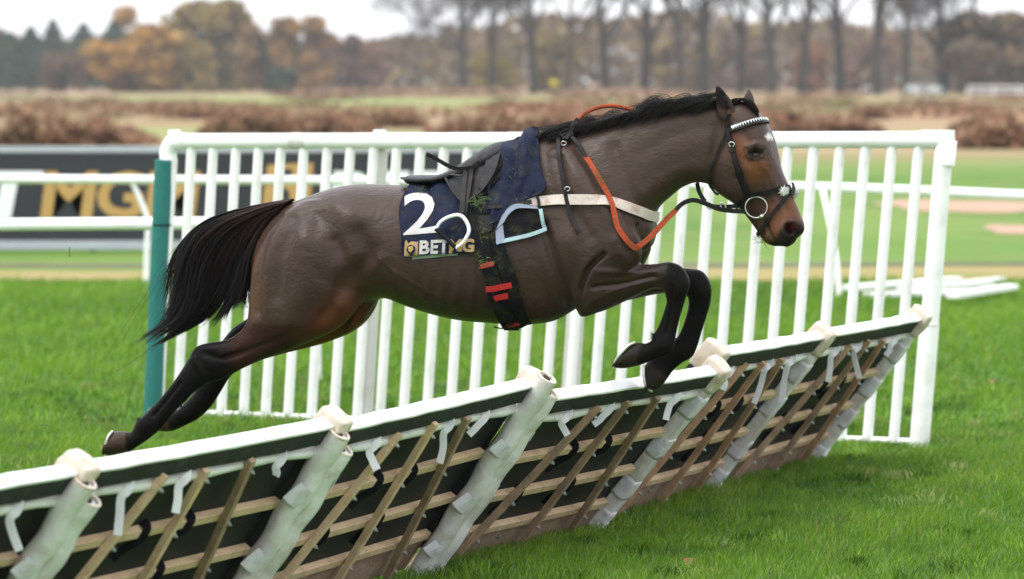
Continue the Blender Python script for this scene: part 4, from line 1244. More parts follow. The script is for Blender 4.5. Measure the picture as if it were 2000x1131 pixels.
def tail_paths(n, lat, jit):
    out = []
    m = G.shape[1]
    s = np.linspace(0, 1, m)
    for _ in range(n):
        lt_, ll, ph0, fr0, am0, ln0 = LOCKS[int(58 * rl.random() ** 1.25)]
        dt = random.gauss(0, .30)
        conv = .25 + .75 * np.exp(-((s - .35) / .35) ** 2) * (1 - .6 * s)       # a lock closes towards its tip
        t = np.clip(lt_ + dt * conv, 0, 4.999); i = t.astype(int); f = (t - i)[:, None]
        kk = np.arange(m)
        p = G[i, kk] * (1 - f) + G[i + 1, kk] * f
        p = p + HN * (.02 + (ll + random.gauss(0, .3)) * (.02 + lat * s))[:, None]
        p = p + (HX * 1 + ZUP * .6) * (np.sin(ph0 + s * fr0) - math.sin(ph0))[:, None] * am0 * s[:, None]
        ph, fr, am = random.random() * 6.3, random.uniform(2, 6), random.gauss(0, jit * .5)
        p = p + (HX * 1 + ZUP * .6) * (np.sin(ph + s * fr) - math.sin(ph))[:, None] * am * (s ** 1.5)[:, None]
        cut = min(1.06, ln0 * random.uniform(.82, 1.06))
        idx = np.clip(s * cut, 0, 1) * (m - 1)
        q = np.stack([np.interp(idx, np.arange(m), p[:, c]) for c in range(3)], 1)
        if cut > 1: q[-1] += (q[-1] - q[-2]) * 2
        out.append(q)
    return out
V, F = strands(tail_paths(700, .05, .016), rng.uniform(.002, .0048, 700))
make('tail', V, F, M['hair'], horse, True)
V, F = strands(tail_paths(2600, .06, .034), rng.uniform(.0007, .0016, 2600))
make('tail_hair', V, F, M['hair'], horse, True)
V, F = strands(tail_paths(260, .07, .16), rng.uniform(.0005, .001, 260))
make('stray_tail_hair', V, F, M['hair'], horse, True)
M['brown_hair'] = mat('dark_brown_hair', (.030, .0135, .0095), .45, .4, 14, spec=.16)
tp_ = np.array(tail_paths(170, .05, .02)); mm_ = tp_.shape[1]
sel = np.linspace(0, mm_ * .5, mm_)
tp_ = np.stack([np.stack([np.interp(sel, np.arange(mm_), q[:, c]) for c in range(3)], 1) for q in tp_]) + HN * .028
V, F = strands(tp_, rng.uniform(.0008, .0018, 170))
make('brown_tail_hair', V, F, M['brown_hair'], horse, True)
# mane, laid back along the crest
crest = crom([(1072, 262), (1100, 262), (1130, 255), (1170, 243), (1215, 230), (1262, 218), (1310, 208), (1358, 202), (1405, 198), (1432, 196)], 10)
MLOCK = [(rl.uniform(.2, 1), rl.uniform(-10, 10), rl.uniform(-8, 14)) for _ in range(90)]
def mane_paths(n, thick):
    out = []
    for _ in range(n):
        k = rl.randrange(90)
        t = min(max((k + random.gauss(0, .8)) / 90, 0), .999) * (len(crest) - 1.01) * .93; i = int(t); f = t - i
        c = crest[i] * (1 - f) + crest[i + 1] * f
        lf, lx, ly = MLOCK[k]
        o = random.uniform(-.015, .045)
        L = (30 + 38 * lf + random.gauss(0, 5)) * (1 if c[0] > 1120 else .6)
        wild = (lf > .80 or random.random() < .05) and not thick
        up = random.uniform(4, 11) + (random.uniform(8, 20) if wild else 0) + (random.uniform(0, 12) if 1270 < c[0] < 1360 and lf > .5 else 0)
        dn = ly + random.uniform(0, 14) - (18 if wild else 0)
        base = U(c[0], c[1] + (5 if o < .02 else 12), o)
        sl = -.26 * L
        P = [base, U(c[0] - L * .15, c[1] - up * .6 - sl * .15, o * 1.15), U(c[0] - L * .45, c[1] - up * .8 - sl * .5, o * 1.35), U(c[0] - L * .78 + lx * .4, c[1] - up * .4 - sl * .85 + dn * .5, o * 1.5), U(c[0] - L + lx + random.gauss(0, 3), c[1] - sl + dn - up * .2, o * 1.6 + random.gauss(0, .006))]
        out.append(crom(P, 3))
    return out
V, F = strands(mane_paths(900, True), rng.uniform(.0014, .003, 900))
make('mane', V, F, M['hair'], horse, True)
V, F = strands(mane_paths(1500, False), rng.uniform(.0006, .0013, 1500))
make('mane_hair', V, F, M['hair'], horse, True)
fl = []
for _ in range(420):
    o = random.uniform(-.055, .045); a = random.uniform(-8, 8); e = random.uniform(-10, 14)
    fl.append(crom([UH(1432 + a, 200 + random.uniform(-3, 4), o), UH(1446 + a, 192, o), UH(1462 + a * .6, 198 + e * .3, o), UH(1474 + a * .4, 212 + e * .6, o * .9), UH(1481 + a * .3, 228 + e, o * .8)], 3))
V, F = strands(fl, rng.uniform(.001, .0024, 420))
make('forelock', V, F, M['hair'], horse, True)
# eye
M['eye'] = mat('eye', (.004, .003, .004), .12, .1, 30, spec=.35)
p, n = surf(1477, 301, -.016)
t1 = nrm(np.cross(n, ZUP)); t2 = np.cross(n, t1)
a = np.arange(20) * 2 * math.pi / 20
Vs, Fs = [], []
for i in range(11):
    th = math.pi * i / 10
    for q in a:
        Vs.append(p + t1 * .030 * math.sin(th) * math.cos(q) + t2 * .0195 * math.sin(th) * math.sin(q) + n * .019 * math.cos(th))
for i in range(10):
    for j in range(20):
        k = (j + 1) % 20
        Fs.append((i * 20 + j, i * 20 + k, (i + 1) * 20 + k, (i + 1) * 20 + j))
make('eye', Vs, Fs, M['eye'], horse, True)
# feather and fetlock tufts
for (x, y, off) in ((270, 822, .13), (1275, 659, .125), (1319, 668, -.125), (353, 800, -.12)):
    tu = []
    for _ in range(45):
        b = U(x + random.uniform(-1, 6), y + random.uniform(-7, 9), off + random.uniform(-.02, .02))
        e = b + (ZUP * random.uniform(-.010, .010) - HX * random.uniform(.006, .016)) + HN * random.gauss(0, .006)
        tu.append(crom([b, (b + e) / 2 + ZUP * .003, e], 2))
    V, F = strands(tu, .0012)
    make('fetlock_hair', V, F, M['hair'], horse, True)
# racing plates under the hooves
M['shoe'] = mat('aluminium_shoe', (.62, .60, .56), .4, .2, 40, metal=.6)
for pts, off, wid in (([(1199, 716), (1203, 703), (1213, 690), (1227, 675), (1239, 669)], .125, .046), ([(1257, 714), (1257, 735), (1261, 752), (1272, 764)], -.125, .046),
                      ([(205, 887), (206, 870), (212, 852), (219, 843)], .13, .048)):
    c = crom(pts, 4)
    mb = MB()
    m_ = len(c)
    edge = []
    for sgn in (1, -1):
        edge.append([U(q[0], q[1], off + sgn * wid * math.sin(math.pi * (.18 + .64 * i / (m_ - 1)))) for i, q in enumerate(c)])
    loop = edge[0] + edge[1][::-1]
    mb.tube(loop + [loop[0]], .0055, 8)
    mb.build('horseshoe', M['shoe'], horse, True)
# ------------------------------------------------------------------ tack
M['leather'] = mat('black_leather', (.008, .0075, .008), .45, .25, 25, .2, 120, spec=.14, dirt=((.05, .04, .03), .4, 18))
M['saddle_leather'] = mat('grey_black_saddle_leather', (.010, .0105, .012), .45, .3, 10, .35, 60, spec=.13, dirt=((.07, .06, .05), .5, 14))
M['navy'] = mat('navy_cloth', (.0070, .0105, .028), .75, .3, 14, .35, 90, spec=.12, dirt=((.05, .05, .03), .5, 16))
M['black_web'] = mat('black_webbing', (.006, .006, .008), .8, .3, 30, .5, 140, spec=.1, dirt=((.05, .05, .018), .6, 22))
M['red'] = mat('red_tab', (.42, .012, .015), .55, .15, 30, .2, 100)
M['orange'] = mat('orange_rubber', (.31, .054, .018), .75, .2, 60, .8, 160, spec=.2, dirt=((.075, .045, .018), .95, 12))
M['band'] = mat('white_breast_band', (.50, .43, .395), .6, .15, 14, .3, 50, dirt=((.26, .14, .095), .95, 14))
M['paleblue'] = mat('pale_blue_binding', (.30, .43, .48), .6, .1, 20, .2, 90, dirt=((.25, .28, .16), .6, 16))
M['greyblue'] = mat('turned_grey_blue_cloth', (.17, .20, .27), .7, .2, 20, .3, 60)
M['steel'] = mat('steel', (.45, .45, .46), .3, .05, 20, metal=1)
M['iron_white'] = mat('white_stirrup', (.78, .78, .78), .3, .05, 20)
M['number'] = mat('number_white', (.40, .39, .39), .6, .12, 20, .2, 60, dirt=((.30, .24, .17), .8, 16))
M['fleece'] = mat('white_fleece', (.75, .74, .71), .95, .1, 40)
M['grassbit'] = mat('grass_cutting', (.075, .12, .018), .7, .3, 40)

def pts2(P, sub=5): return crom(np.asarray(P, float), sub)
def sheet(mb, grid, nor, th):
    """closed cloth from an (a,b,3) grid"""
    a, b = grid.shape[:2]
    V = np.concatenate([grid.reshape(-1, 3), (grid - nor * th).reshape(-1, 3)]); o = a * b; F = []
    for i in range(a - 1):
        for j in range(b - 1):
            q = (i * b + j, i * b + j + 1, (i + 1) * b + j + 1, (i + 1) * b + j)
            F.append(q); F.append(tuple(x + o for x in q[::-1]))
    rim = [(0, j) for j in range(b)] + [(i, b - 1) for i in range(1, a)] + [(a - 1, j) for j in range(b - 2, -1, -1)] + [(i, 0) for i in range(a - 2, 0, -1)]
    ids = [i * b + j for i, j in rim]
    for k in range(len(ids)):
        x, y = ids[k], ids[(k + 1) % len(ids)]
        F.append((x, y, y + o, x + o))
    mb.add(V, F)
def ruled(left, right, nu, nv_, off, wr=0.0, seed=0):
    """cloth between two polylines of picture points, laid on the horse"""
    L_, R_ = np.asarray(left, float), np.asarray(right, float)
    def res(P, n):
        P = pts2(P, 8); d = np.concatenate([[0], np.cumsum(np.hypot(*np.diff(P, axis=0).T))]); t = np.linspace(0, d[-1], n)
        return np.stack([np.interp(t, d, P[:, 0]), np.interp(t, d, P[:, 1])], 1)
    A, B = res(L_, nv_), res(R_, nv_)
    G_ = np.zeros((nv_, nu, 3)); Nn = np.zeros((nv_, nu, 3))
    for i in range(nv_):
        for j in range(nu):
            p = A[i] * (1 - j / (nu - 1)) + B[i] * (j / (nu - 1))
            o = off + wr * mnoise.noise(Vector((p[0] * .055 + seed + p[1] * .012, p[1] * .012, seed))) + wr * .5 * mnoise.noise(Vector((p[0] * .09, p[1] * .05, seed + 3)))
            G_[i, j], Nn[i, j] = surf(p[0], p[1], o)
    for _ in range(2):   # even out the normals and the drape
        for X in (Nn, G_):
            Y = X.copy()
            Y[1:-1] = .5 * X[1:-1] + .25 * (X[2:] + X[:-2]); Y[:, 1:-1] = .5 * Y[:, 1:-1] + .25 * (Y[:, 2:] + Y[:, :-2])
            X[:] = Y
    Nn /= np.linalg.norm(Nn, axis=2, keepdims=True)
    return G_, Nn
def mirror(P):
    P = np.asarray(P, float); d = (P - H0) @ HN
    return P - 2 * d[..., None] * HN
def cloth(name, left, right, nu, nv_, off, th, m, parent, wr=0., seed=0, both=False):
    g, nn = ruled(left, right, nu, nv_, off, wr, seed)
    mb = MB(); sheet(mb, g, nn, th)
    if both:
        sheet(mb, mirror(g), nn - 2 * (nn @ HN)[..., None] * HN, th)
    return mb.build(name, m, parent, True)
def path_on(P, off, sub=5, air=None):
    """3-D path: on the horse where the ray meets it, else carried on at the neighbours' depth; air = distance off the body plane for all points"""
    P = pts2(P, sub); out, nn, ok = [], [], []
    for q in P:
        if air is not None:
            out.append(U(q[0], q[1], air)); nn.append(HN); ok.append(True); continue
        p, n = hit(*q)
        if p is None: out.append(None); nn.append(HN); ok.append(False)
        else:
            n = nrm(n); out.append(p + n * off); nn.append(n); ok.append(True)
    if not all(ok):
        lat = np.array([(o_ - H0) @ HN if o_ is not None else np.nan for o_ in out]); k = np.arange(len(P)); g = ~np.isnan(lat)
        if not g.any(): lat[:] = 0.0; g[:] = True
        lat = np.interp(k, k[g], lat[g])
        out = [o_ if o_ is not None else U(P[j][0], P[j][1], lat[j]) for j, o_ in enumerate(out)]
    out, nn = np.array(out), np.array(nn)
    for _ in range(3):
        out[1:-1] = .5 * out[1:-1] + .25 * (out[2:] + out[:-2]); nn[1:-1] = .5 * nn[1:-1] + .25 * (nn[2:] + nn[:-2])
    return out, nn / np.linalg.norm(nn, axis=1)[:, None]
PXM = FPX / 15.1
def strap(name, P, wpx, m, parent, off=.006, th=.005, air=None, sub=5, taper=None):
    p, n = path_on(P, off, sub, air)
    w = np.full(len(p), wpx / PXM)
    if taper: w = w * np.interp(np.linspace(0, 1, len(p)), [0, 1], taper)
    return MB().ribbon(p, n, w, th).build(name, m, parent, False)
def ring(name, cx, cy, rx, ry, tube, m, parent, off=.02, tilt=0, air=None):
    P = []
    c = surf(cx, cy, off)[0]; lat = (c - H0) @ HN
    for t in np.arange(25) * 2 * math.pi / 24:
        x, y = rx * math.cos(t), ry * math.sin(t)
        P.append(U(cx + x * math.cos(tilt) - y * math.sin(tilt), cy + x * math.sin(tilt) + y * math.cos(tilt), lat))
    return MB().tube(P, tube, 8).build(name, m, parent, True)
def print_on(name, V, F, m, parent, bvh, off):
    """flat print in picture points carried onto a surface"""
    bm = bmesh.new()
    vs = [bm.verts.new((x, y, 0)) for x, y in V]
    for f in F:
        try: bm.faces.new([vs[i] for i in f])
        except ValueError: pass
    for _ in range(4):
        le = [e for e in bm.edges if e.calc_length() > 7]
        if not le: break
        bmesh.ops.subdivide_edges(bm, edges=le, cuts=1); bmesh.ops.triangulate(bm, faces=bm.faces)
    bm.verts.index_update(); out = []
    for vv in bm.verts:
        r = nrm(ray(vv.co.x, vv.co.y))
        loc, n, i, d = bvh.ray_cast(Vector(EYE), Vector(r))
        if loc is None:
            loc, n, i, d = bvh.find_nearest(Vector(U(vv.co.x, vv.co.y, .28)))
        n = np.array(n); n = n if n @ r < 0 else -n
        out.append(np.array(loc) + n * off)
    F2 = [tuple(x.index for x in f.verts) for f in bm.faces]; bm.free()
    return make(name, out, F2, m, parent, True)
def bvh_of(o):
    base = ORG[o.name]
    return BVHTree.FromPolygons([v.co + Vector(base) for v in o.data.vertices], [tuple(p.vertices) for p in o.data.polygons])

# number cloth
nc = thing('number_cloth', U(860, 440), 'navy number cloth with a white 2 under the saddle', 'number cloth')
cl = cloth('cloth', [(806, 363), (790, 388), (781, 416), (783, 446), (788, 470), (787, 501)], [(950, 330), (955, 380), (955, 420), (950, 450), (945, 475), (942, 493)], 34, 34, .022, .006, M['navy'], nc, .020, 1, True)
cloth('lining', [(800, 480), (806, 507)], [(900, 475), (894, 499)], 14, 6, .007, .004, mat('pale_green_lining', (.22, .30, .20), .6, .15, 20), nc)
cb = bvh_of(cl)
V, F = text_geo('2', .012)
V = fit(V, 0, 1, 0, 1)
Q = np.stack([790 + V[:, 0] * 70 + V[:, 1] * 8 - 4, 460 - V[:, 1] * 82 - V[:, 0] * 3], 1)
Q = np.stack([788 + V[:, 0] * 68, 460 - V[:, 1] * 84 - V[:, 0] * 6 + 4 * np.sin(V[:, 0] * 3)], 1)
print_on('number', Q, F, M['number'], cl, cb, .003)
# lettering along its hem
for ch, x0, x1, mm in (('B', 819, 839, 'number'), ('E', 840, 857, 'number'), ('T', 857, 877, 'number'), ('M', 876, 903, 'gold_foil'), ('G', 903, 926, 'gold_foil')):
    V, F = text_geo(ch, .04, .05)
    V = fit(V, x0, x1, 0, 27)
    Q = np.stack([V[:, 0], 497 - V[:, 1] - (V[:, 0] - 819) * .035], 1)
    print_on('letter', Q, F, M[mm], cl, cb, .003)
# emblem: a maned head in a square badge
def poly_on(name, P, m, off=.003):
    P = np.asarray(P, float); print_on(name, P, [tuple(range(len(P)))], m, cl, cb, off)
poly_on('emblem', [(791, 472), (794, 469), (798, 476), (804, 472), (814, 473), (817, 471), (816, 498), (808, 500), (790, 500)], M['gold_foil'])
poly_on('emblem', [(796, 482), (803, 478), (810, 482), (811, 490), (806, 496), (799, 495), (795, 489)], M['navy'], .005)
poly_on('emblem', [(798, 483), (806, 481), (808, 487), (803, 493), (799, 490)], M['gold_foil'], .007)

# front saddlecloth and turned-up weight cloth
sc_ = thing('saddle_cloth', U(1010, 350), 'plain navy saddlecloth hanging in front of the saddle', 'saddle cloth')
cloth('cloth', [(958, 287), (966, 310), (962, 350), (955, 400), (962, 445)], [(1053, 256), (1054, 290), (1058, 337), (1069, 375), (1016, 398)], 34, 34, .032, .006, M['navy'], sc_, .034, 5, True)
wc = thing('weight_cloth', U(1018, 440), 'black weight cloth with pale blue binding poking out before the girth', 'weight cloth')
cloth('panel', [(1000, 412), (984, 440), (977, 470)], [(1058, 414), (1061, 432), (1064, 449)], 16, 12, .020, .006, M['black_web'], wc, .003, 2)
strap('binding', [(974, 476), (1010, 467), (1040, 458), (1062, 450)], 7.5, M['paleblue'], wc, .029, .005)
strap('binding', [(1057, 413), (1061, 432), (1064, 452)], 7, M['paleblue'], wc, .029, .005)
cloth('turned_flap', [(970, 455), (972, 466), (977, 480)], [(984, 440), (985, 452), (984, 472)], 6, 8, .033, .005, M['greyblue'], wc, .004, 8)
cloth('turned_flap', [(972, 452), (985, 424), (1005, 405), (1030, 405), (1052, 410)], [(986, 440), (996, 424), (1012, 413), (1032, 412), (1054, 413)], 6, 18, .036, .005, M['greyblue'], wc, .006, 9)

# girth
gi = thing('girth', U(980, 530), 'black webbing girth with red tabs round the belly', 'girth')
strap('band', [(930, 408), (938, 440), (946, 480), (956, 520), (966, 560), (980, 600), (1000, 632)], 30, M['black_web'], gi, .022, .006)
strap('band', [(958, 418), (966, 450), (978, 490), (990, 530), (1002, 570), (1014, 605), (1026, 634)], 27, M['black_web'], gi, .019, .006)
cloth('buckle_guard', [(934, 424), (938, 445), (945, 463)], [(962, 423), (967, 440), (962, 455)], 8, 8, .031, .004, M['leather'], gi)
for (a, b, w) in (((940, 520), (962, 515), 9), ((953, 560), (997, 552), 11), ((967, 576), (989, 570), 11), ((992, 622), (1011, 618), 10)):
    strap('red_tab', [a, ((a[0] + b[0]) / 2, (a[1] + b[1]) / 2 + 1), b], w, M['red'], gi, .031, .004)
strap('loose_end', [(968, 622), (980, 625), (992, 621), (1003, 616)], 4, M['leather'], gi, .034, .003)

# saddle
sa = thing('saddle', U(890, 350), 'small grey black racing saddle on the bare back', 'saddle')
S0 = Loft()
S0.go([(794, 345, 796, 354, .06, 0, .8), (803, 342, 804, 360, .10, 0, .75), (830, 342, 832, 362, .13, 0, .7), (862, 340, 866, 358, .13, 0, .7), (895, 325, 904, 352, .125, .05, .75), (925, 304, 938, 340, .115, .15, .8), (955, 284, 970, 322, .105, .3, .9), (980, 276, 992, 305, .085, .4, 1.0), (990, 280, 996, 296, .05, .4, 1)], seg=24)
make('seat', *S0.parts[0], M['saddle_leather'], sa, True)
cloth('flap', [(868, 350), (872, 362), (886, 384), (904, 406)], [(988, 281), (992, 300), (984, 340), (920, 406)], 26, 22, .040, .010, M['saddle_leather'], sa, .004, 3, True)
cloth('knee_roll', [(948, 300), (960, 330), (940, 378)], [(984, 284), (984, 335), (948, 384)], 12, 16, .050, .012, M['saddle_leather'], sa, .003, 7)
cloth('panel_under', [(986, 290), (978, 340), (934, 392)], [(993, 288), (994, 335), (952, 388)], 6, 16, .030, .010, M['leather'], sa, .002, 7)
strap('seam', [(868, 352), (876, 366), (890, 388), (906, 405), (922, 404), (950, 384), (980, 340), (990, 300), (988, 282)], 3.5, M['leather'], sa, .047, .007)
strap('seam', [(795, 353), (825, 359), (860, 356), (872, 352), (900, 345)], 3.5, M['leather'], sa, .05, .005)
strap('skirt', [(924, 330), (935, 314), (948, 302)], 13, M['leather'], sa, .056, .006)
strap('flap_slot', [(890, 364), (912, 364)], 5, M['leather'], sa, .052, .004)
ring('dee_ring', 959, 297, 4, 5, .003, mat('brass', (.6, .42, .15), .3, .1, 20, metal=1), sa, .062)
su = thing('surcingle_strap', U(880, 315, .1), 'loose black strap end flying above the saddle seat', 'strap')
strap('strap', [(833, 301), (850, 309), (872, 322), (890, 329), (910, 330), (927, 325), (938, 316)], 8, M['leather'], su, air=.16, th=.004)
# stirrup
stp = thing('stirrup', U(900, 440), 'white stirrup iron hanging on black leathers from the saddle', 'stirrup')
strap('leather', [(936, 318), (926, 345), (915, 385), (909, 430)], 10, M['leather'], stp, .060, .005)
strap('leather', [(940, 326), (932, 355), (922, 392), (912, 432)], 9, M['leather'], stp, .054, .005)
def depth_path(P, off):
    c = surf(900, 450, off)[0]; lat = (c - H0) @ HN
    return [U(x, y, lat) for x, y in pts2(P, 5)]
MB().tube(depth_path([(852, 447), (860, 434), (874, 425), (892, 420), (904, 424), (913, 437), (916, 450), (912, 462), (902, 476), (890, 484)], .065), [.0062 + .0015 * math.sin(k * .07) for k in range(46)], 10).build('iron', M['iron_white'], stp, True)
MB().tube(depth_path([(851, 447), (863, 458), (876, 470), (889, 483)], .066), .0085, 10).build('tread', M['leather'], stp, True)
strap('leather_end', [(886, 458), (893, 453), (902, 447), (908, 440)], 9, M['leather'], stp, .05, .005, taper=(.8, 1))

# breast girth and neck strap
bg = thing('breast_girth', U(1160, 395), 'soiled white breast girth across the chest', 'breast girth')
strap('band', [(1030, 399), (1060, 395), (1100, 391), (1140, 390), (1180, 394), (1215, 402), (1245, 413), (1264, 420), (1280, 424)], 20, M['band'], bg, .010, .006)
strap('buckle_strap', [(955, 412), (985, 409), (1015, 404), (1040, 400)], 8, M['leather'], bg, .030, .005)
strap('keeper', [(1050, 388), (1053, 396), (1054, 408)], 6, M['leather'], bg, .02, .005)
ns = thing('neck_strap', U(1105, 350), 'thin black neck strap with buckle and a dangling end', 'strap')
strap('strap', [(1106, 256), (1096, 259), (1092, 272), (1094, 300), (1101, 340), (1106, 370), (1110, 402), (1118, 430), (1129, 458)], 8, M['leather'], ns, .016, .004)
ring('buckle', 1108, 369, 5, 4, .0022, M['steel'], ns, .024)
strap('keeper', [(1103, 376), (1109, 375), (1114, 374)], 6, M['leather'], ns, .024, .004)

# reins
re_ = thing('reins', U(1200, 400), 'orange rubber grip reins looping loosely from bit to withers', 'reins')
strap('leather', [(1113, 270), (1124, 285), (1136, 302), (1143, 314)], 8, M['leather'], re_, .020, .005)
strap('rubber_grip', [(1142, 312), (1160, 340), (1178, 374), (1191, 405), (1203, 440), (1216, 465), (1230, 479), (1241, 484)], 10.5, M['orange'], re_, .018, .006)
A_ = surf(1241, 484, .018)[0]; latA = (A_ - H0) @ HN
P = pts2([(1241, 484), (1256, 475), (1278, 455), (1300, 430), (1320, 411)], 5)
bitp = surf(1462, 412, .03)[0]; latB = (bitp - H0) @ HN
def blend(P, l0, l1): return np.array([U(q[0], q[1], l0 + (l1 - l0) * k / (len(P) - 1)) for k, q in enumerate(P)])
latM = latA * .55 + latB * .45
pp_ = blend(P, latA, latM); MB().ribbon(pp_, [HN] * len(pp_), 10.5 / PXM, .006).build('rubber_grip', M['orange'], re_, False)
P = pts2([(1319, 412), (1330, 400), (1346, 392), (1362, 392), (1384, 400), (1404, 408), (1432, 412), (1464, 413)], 5)
pp_ = blend(P, latM, latB); MB().ribbon(pp_, [HN] * len(pp_), 9 / PXM, .005).build('leather', M['leather'], re_, False)
P = pts2([(1362, 358), (1366, 375), (1378, 394), (1390, 402), (1412, 404), (1440, 402)], 5)
pp_ = blend(P, -.03, latB * .9); MB().ribbon(pp_, [HN] * len(pp_), 8 / PXM, .005).build('leather', M['leather'], re_, False)
for (x, y, rx, ry) in ((1384, 401, 4, 8), (1412, 402, 5, 6)):
    c = [U(x + rx * math.cos(t) + ry * .4 * math.sin(t), y + ry * math.sin(t), latB * .95) for t in np.arange(17) * math.pi / 8]
    MB().tube(c, .003, 7).build('ring', M['steel'], re_, True)
P = pts2([(1114, 272), (1116, 256), (1121, 243), (1129, 232)], 5)
pp_ = blend(P, .07, .03); MB().ribbon(pp_, [HN] * len(pp_), 8 / PXM, .006).build('leather', M['leather'], re_, False)
P = pts2([(1128, 234), (1142, 222), (1162, 212), (1186, 207), (1212, 209), (1240, 217), (1258, 226)], 5)
pp_ = blend(P, .03, -.13); MB().tube(pp_, .0085, 8).build('rubber_grip', M['orange'], re_, True)
kn = MB()
for k, P in enumerate(([(1098, 276), (1108, 270), (1118, 268)], [(1106, 262), (1112, 272), (1110, 282)], [(1103, 280), (1112, 276), (1120, 272)])):
    q = depth_path(P, 0); q, _ = path_on(P, .022)
    kn.tube(q, .009, 8)
kn.build('knot', M['leather'], re_, True)
ring('buckle', 1101, 280, 5, 4, .0025, M['steel'], re_, .03)

# bridle
br = thing('bridle', POLL, 'black leather bridle with white toothed browband and loose ring bit', 'bridle')
strap('headpiece', [(1424, 222), (1422, 236), (1421, 250), (1422, 258)], 8, M['leather'], br, .008, .005)
strap('browband', [(1424, 256), (1440, 251), (1458, 245), (1476, 240), (1490, 238), (1499, 239)], 9, M['leather'], br, .009, .005)
bb, nb_ = path_on([(1432, 253), (1440, 250), (1458, 244), (1476, 239), (1490, 237), (1499, 238)], .0155, 4)
for k in range(1, len(bb) - 1):
    t = nrm(bb[k + 1] - bb[k - 1]); up = nrm(np.cross(nb_[k], t)); up = up if up[2] > 0 else -up
    make('white_tooth', [bb[k] - t * .0042 + up * .010, bb[k] + t * .0042 + up * .010, bb[k] - up * .006, bb[k] + nb_[k] * .003], [(0, 1, 3), (1, 2, 3), (2, 0, 3), (0, 2, 1)], M['print_white'], br)
strap('cheekpiece', [(1424, 257), (1427, 272), (1431, 290), (1437, 310), (1446, 335), (1456, 360), (1466, 384)], 8.5, M['leather'], br, .009, .006)
strap('cheekpiece', [(1431, 295), (1436, 318), (1444, 342), (1452, 364), (1458, 378)], 8, M['leather'], br, .006, .004)
for (x, y) in ((1429, 282),): ring('buckle', x, y, 5.5, 4.5, .0025, M['steel'], br, .016)
for (x, y) in ((1433, 296), (1447, 336)):
    strap('keeper', [(x - 6, y + 2), (x, y), (x + 6, y - 2)], 5, M['leather'], br, .016, .004)
strap('throat_lash', [(1422, 257), (1414, 276), (1404, 298), (1393, 325), (1388, 345), (1389, 362), (1396, 376), (1404, 380)], 4.5, M['leather'], br, .008, .004)
strap('noseband', [(1455, 385), (1470, 379), (1490, 376), (1510, 372), (1530, 366), (1540, 368)], 8, M['leather'], br, .008, .005)
strap('noseband', [(1468, 378), (1458, 384), (1448, 392), (1440, 402)], 9, M['leather'], br, .009, .005)
strap('noseband', [(1541, 374), (1532, 388), (1520, 404), (1508, 420), (1499, 434), (1490, 448), (1484, 458)], 8, M['leather'], br, .009, .005)
ring('bit_ring', 1477, 405, 21.5, 20.5, .0032, M['steel'], br, .022)
p, n = surf(1492, 421, .02)
MB().tube([p - n * .02, p - n * .008, p + n * .004, p + n * .010], [.006, .0105, .010, .004], 12).build('bit_joint', M['steel'], br, True)
# sheepskin cross pad on the nose
for (x, y, rr) in ((1530, 374, .017), (1547, 378, .019)):
    p, n = surf(x, y, .004)
    fz = []
    for _ in range(420):
        d = rng.normal(size=3); d = nrm(d); d = d if d @ n > -.3 else -d
        fz.append([p + d * rr * .2, p + d * rr * .75 + rng.normal(size=3) * .002, p + d * rr * 1.1 + rng.normal(size=3) * .004])
    V, F = strands(fz, .0026)
    make('fleece', V, F, M['fleece'], br, True)
strap('cross_strap', [(1538, 362), (1541, 372), (1540, 384)], 8, M['leather'], br, .022, .004)

# torn grass caught in the tack and in the mouth
def tuft(name, cx, cy, rx, ry, n, off, label, ln=14):
    out = []
    for _ in range(n):
        x, y = cx + random.gauss(0, rx), cy + random.gauss(0, ry)
        p, nn = surf(x, y, off + random.uniform(0, .008))
        a = random.uniform(0, 6.28); L = ln * random.uniform(.5, 1.3) / PXM
        d = HX * math.cos(a) + ZUP * math.sin(a)
        out.append([p, p + d * L * .5 + nn * .006, p + d * L + nn * random.uniform(-.002, .008)])
    V, F = strands(out, .0010)
    o = make(name, V, F, M['grassbit'])
    return tag(o, label, 'grass', 'torn grass stuck to the tack', 'stuff')
tuft('torn_grass', 944, 408, 12, 5, 45, .055, 'clump of torn grass stuck on top of the girth')
tuft('torn_grass', 948, 470, 7, 26, 26, .034, 'torn grass smeared down the girth', 9)
tuft('torn_grass', 951, 512, 8, 3, 26, .036, 'torn grass above the upper red tab', 9)
tuft('torn_grass', 1490, 464, 6, 6, 16, .006, 'blades of grass in the mouth of the horse', 22)
tuft('torn_grass', 1010, 330, 18, 36, 26, .026, 'bits of grass scattered on the navy saddlecloth', 6)
tuft('torn_grass', 825, 385, 12, 4, 18, .024, 'torn grass lying across the top of the number', 9)
tuft('torn_grass', 1165, 360, 4, 14, 18, .026, 'torn grass stuck on the orange rein', 10)
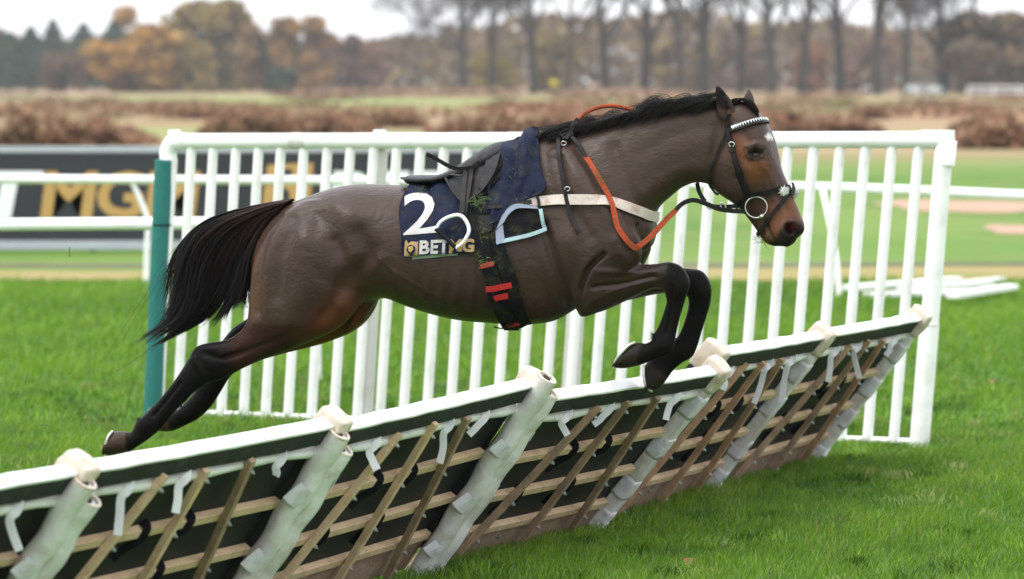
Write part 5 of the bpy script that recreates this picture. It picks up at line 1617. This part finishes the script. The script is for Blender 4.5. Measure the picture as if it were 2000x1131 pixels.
# ------------------------------------------------------------------ far small things
M['van_white'] = mat('white_van_paint', (.5, .51, .53), .4, .03, 2)
M['glass'] = mat('dark_glass', (.02, .025, .03), .1, .1, 2)
M['tyre'] = mat('tyre', (.012, .012, .012), .8, .1, 2)
def vehicle(px, py, w, lab, long_=4.8, hgt=2.0, dist=540):
    c = np.array([(px - CX) / FPX * dist, dist, 0.0])
    v = thing('parked_van', c, lab, 'van', 'white vehicles parked at the far wood')
    q = long_ / 2
    prof = [(-q, .35), (-q, hgt * .95), (-q + .15, hgt), (q * .45, hgt), (q * .72, hgt * .62), (q * .97, hgt * .52), (q, .4), (q, .35)]
    V = [(c[0] + x, c[1] + s, z) for s in (-.95, .95) for x, z in prof]; k = len(prof)
    F = [tuple(range(k - 1, -1, -1)), tuple(range(k, 2 * k))] + [(i, (i + 1) % k, k + (i + 1) % k, k + i) for i in range(k)]
    make('body', V, F, M['van_white'], v)
    MB().box((c[0] + q * .38, c[1] - .955, hgt * .78), AX, (q * .14, .008, hgt * .12)).build('window', M['glass'], v)
    for sx in (-.62, .62):
        MB().tube([c + np.array([sx * q, -.98, .34]), c + np.array([sx * q, -.75, .34])], .34, 14).build('wheel', M['tyre'], v, True)
vehicle(1700, 184, 30, 'first white van from the left under the far right trees', 2.6, 1.2, 560)
vehicle(1788, 188, 40, 'second white van from the left under the far right trees', 2.6, 1.3, 500)
vehicle(1826, 188, 30, 'third white van, beside the thick right hand trunk', 2.2, 1.3, 495)
# a far white rail at the right edge
fr = thing('far_rail', at(1960, 190, 470) * np.array([1, 1, 0]), 'far white rail fence at the right edge below the wood', 'fence')
for z in (.55, 1.15):
    MB().tube([np.array([at(1890, 190, 470)[0], 470, z]), np.array([at(2300, 190, 470)[0], 470, z])], .09, 8).build('rail', M['white'], fr, True)
for k in range(9):
    x = at(1890 + k * 50, 190, 470)[0]
    MB().box((x, 470, .6), AX, (.09, .09, .62)).build('post', M['white'], fr)
ys = thing('marker_disc', at(1080, 162, 430) * np.array([1, 1, 0]), 'yellow round marker on a pole before the far wood', 'marker')
p = at(1081, 161, 430)
MB().tube([p + np.array([0, -.03, 0]), p + np.array([0, .03, 0])], .36, 20).build('disc', mat('marker_yellow', (.62, .55, .02), .5, .05, 3), ys)
MB().tube([p * np.array([1, 1, 0]), p - ZUP * .3], .04, 8).build('pole', M['bark'], ys)
# fallen leaves and flying cuttings
M['dead_leaf'] = mat('fallen_leaf', (.20, .07, .03), .7, .2, 30)
for k, (x, y, lab) in enumerate(((1937, 745, 'rust fallen leaf on the grass beyond the right end post'), (1345, 1096, 'small brown leaf in the grass near the bottom edge'))):
    c = gnd(x, y, .04); a = .022
    V = [c + np.array([a * math.cos(t) * (1 + .25 * math.cos(3 * t)), a * .7 * math.sin(t), .012 * math.cos(2 * t)]) for t in np.arange(12) * math.pi / 6]
    tag(make('fallen_leaf', V + [c + ZUP * .01], [(i, (i + 1) % 12, 12) for i in range(12)], M['dead_leaf']), lab, 'leaf', 'fallen leaves')
for k, (x, y, d, lab) in enumerate(((205, 745, 15.6, 'longer grass blade flying in the air left of the hind hoof'), (88, 833, 15.4, 'grass blade flying low near the left edge'), (136, 492, 16, 'grass blade flying in front of the banner'), (52, 740, 15.5, 'grass blade flying near the left edge at hock height'))):
    c = at(x, y, d); a = random.uniform(0, 3.1); L = .02
    dr = np.array([math.cos(a), 0, math.sin(a)])
    tag(MB().ribbon(crom([c - dr * L, c + ZUP * .006, c + dr * L], 3), [np.array([0, -1., .2])] * 7, .004, .001).build('flying_grass', M['grassbit']), lab, 'grass', 'grass cuttings thrown up by the hooves')
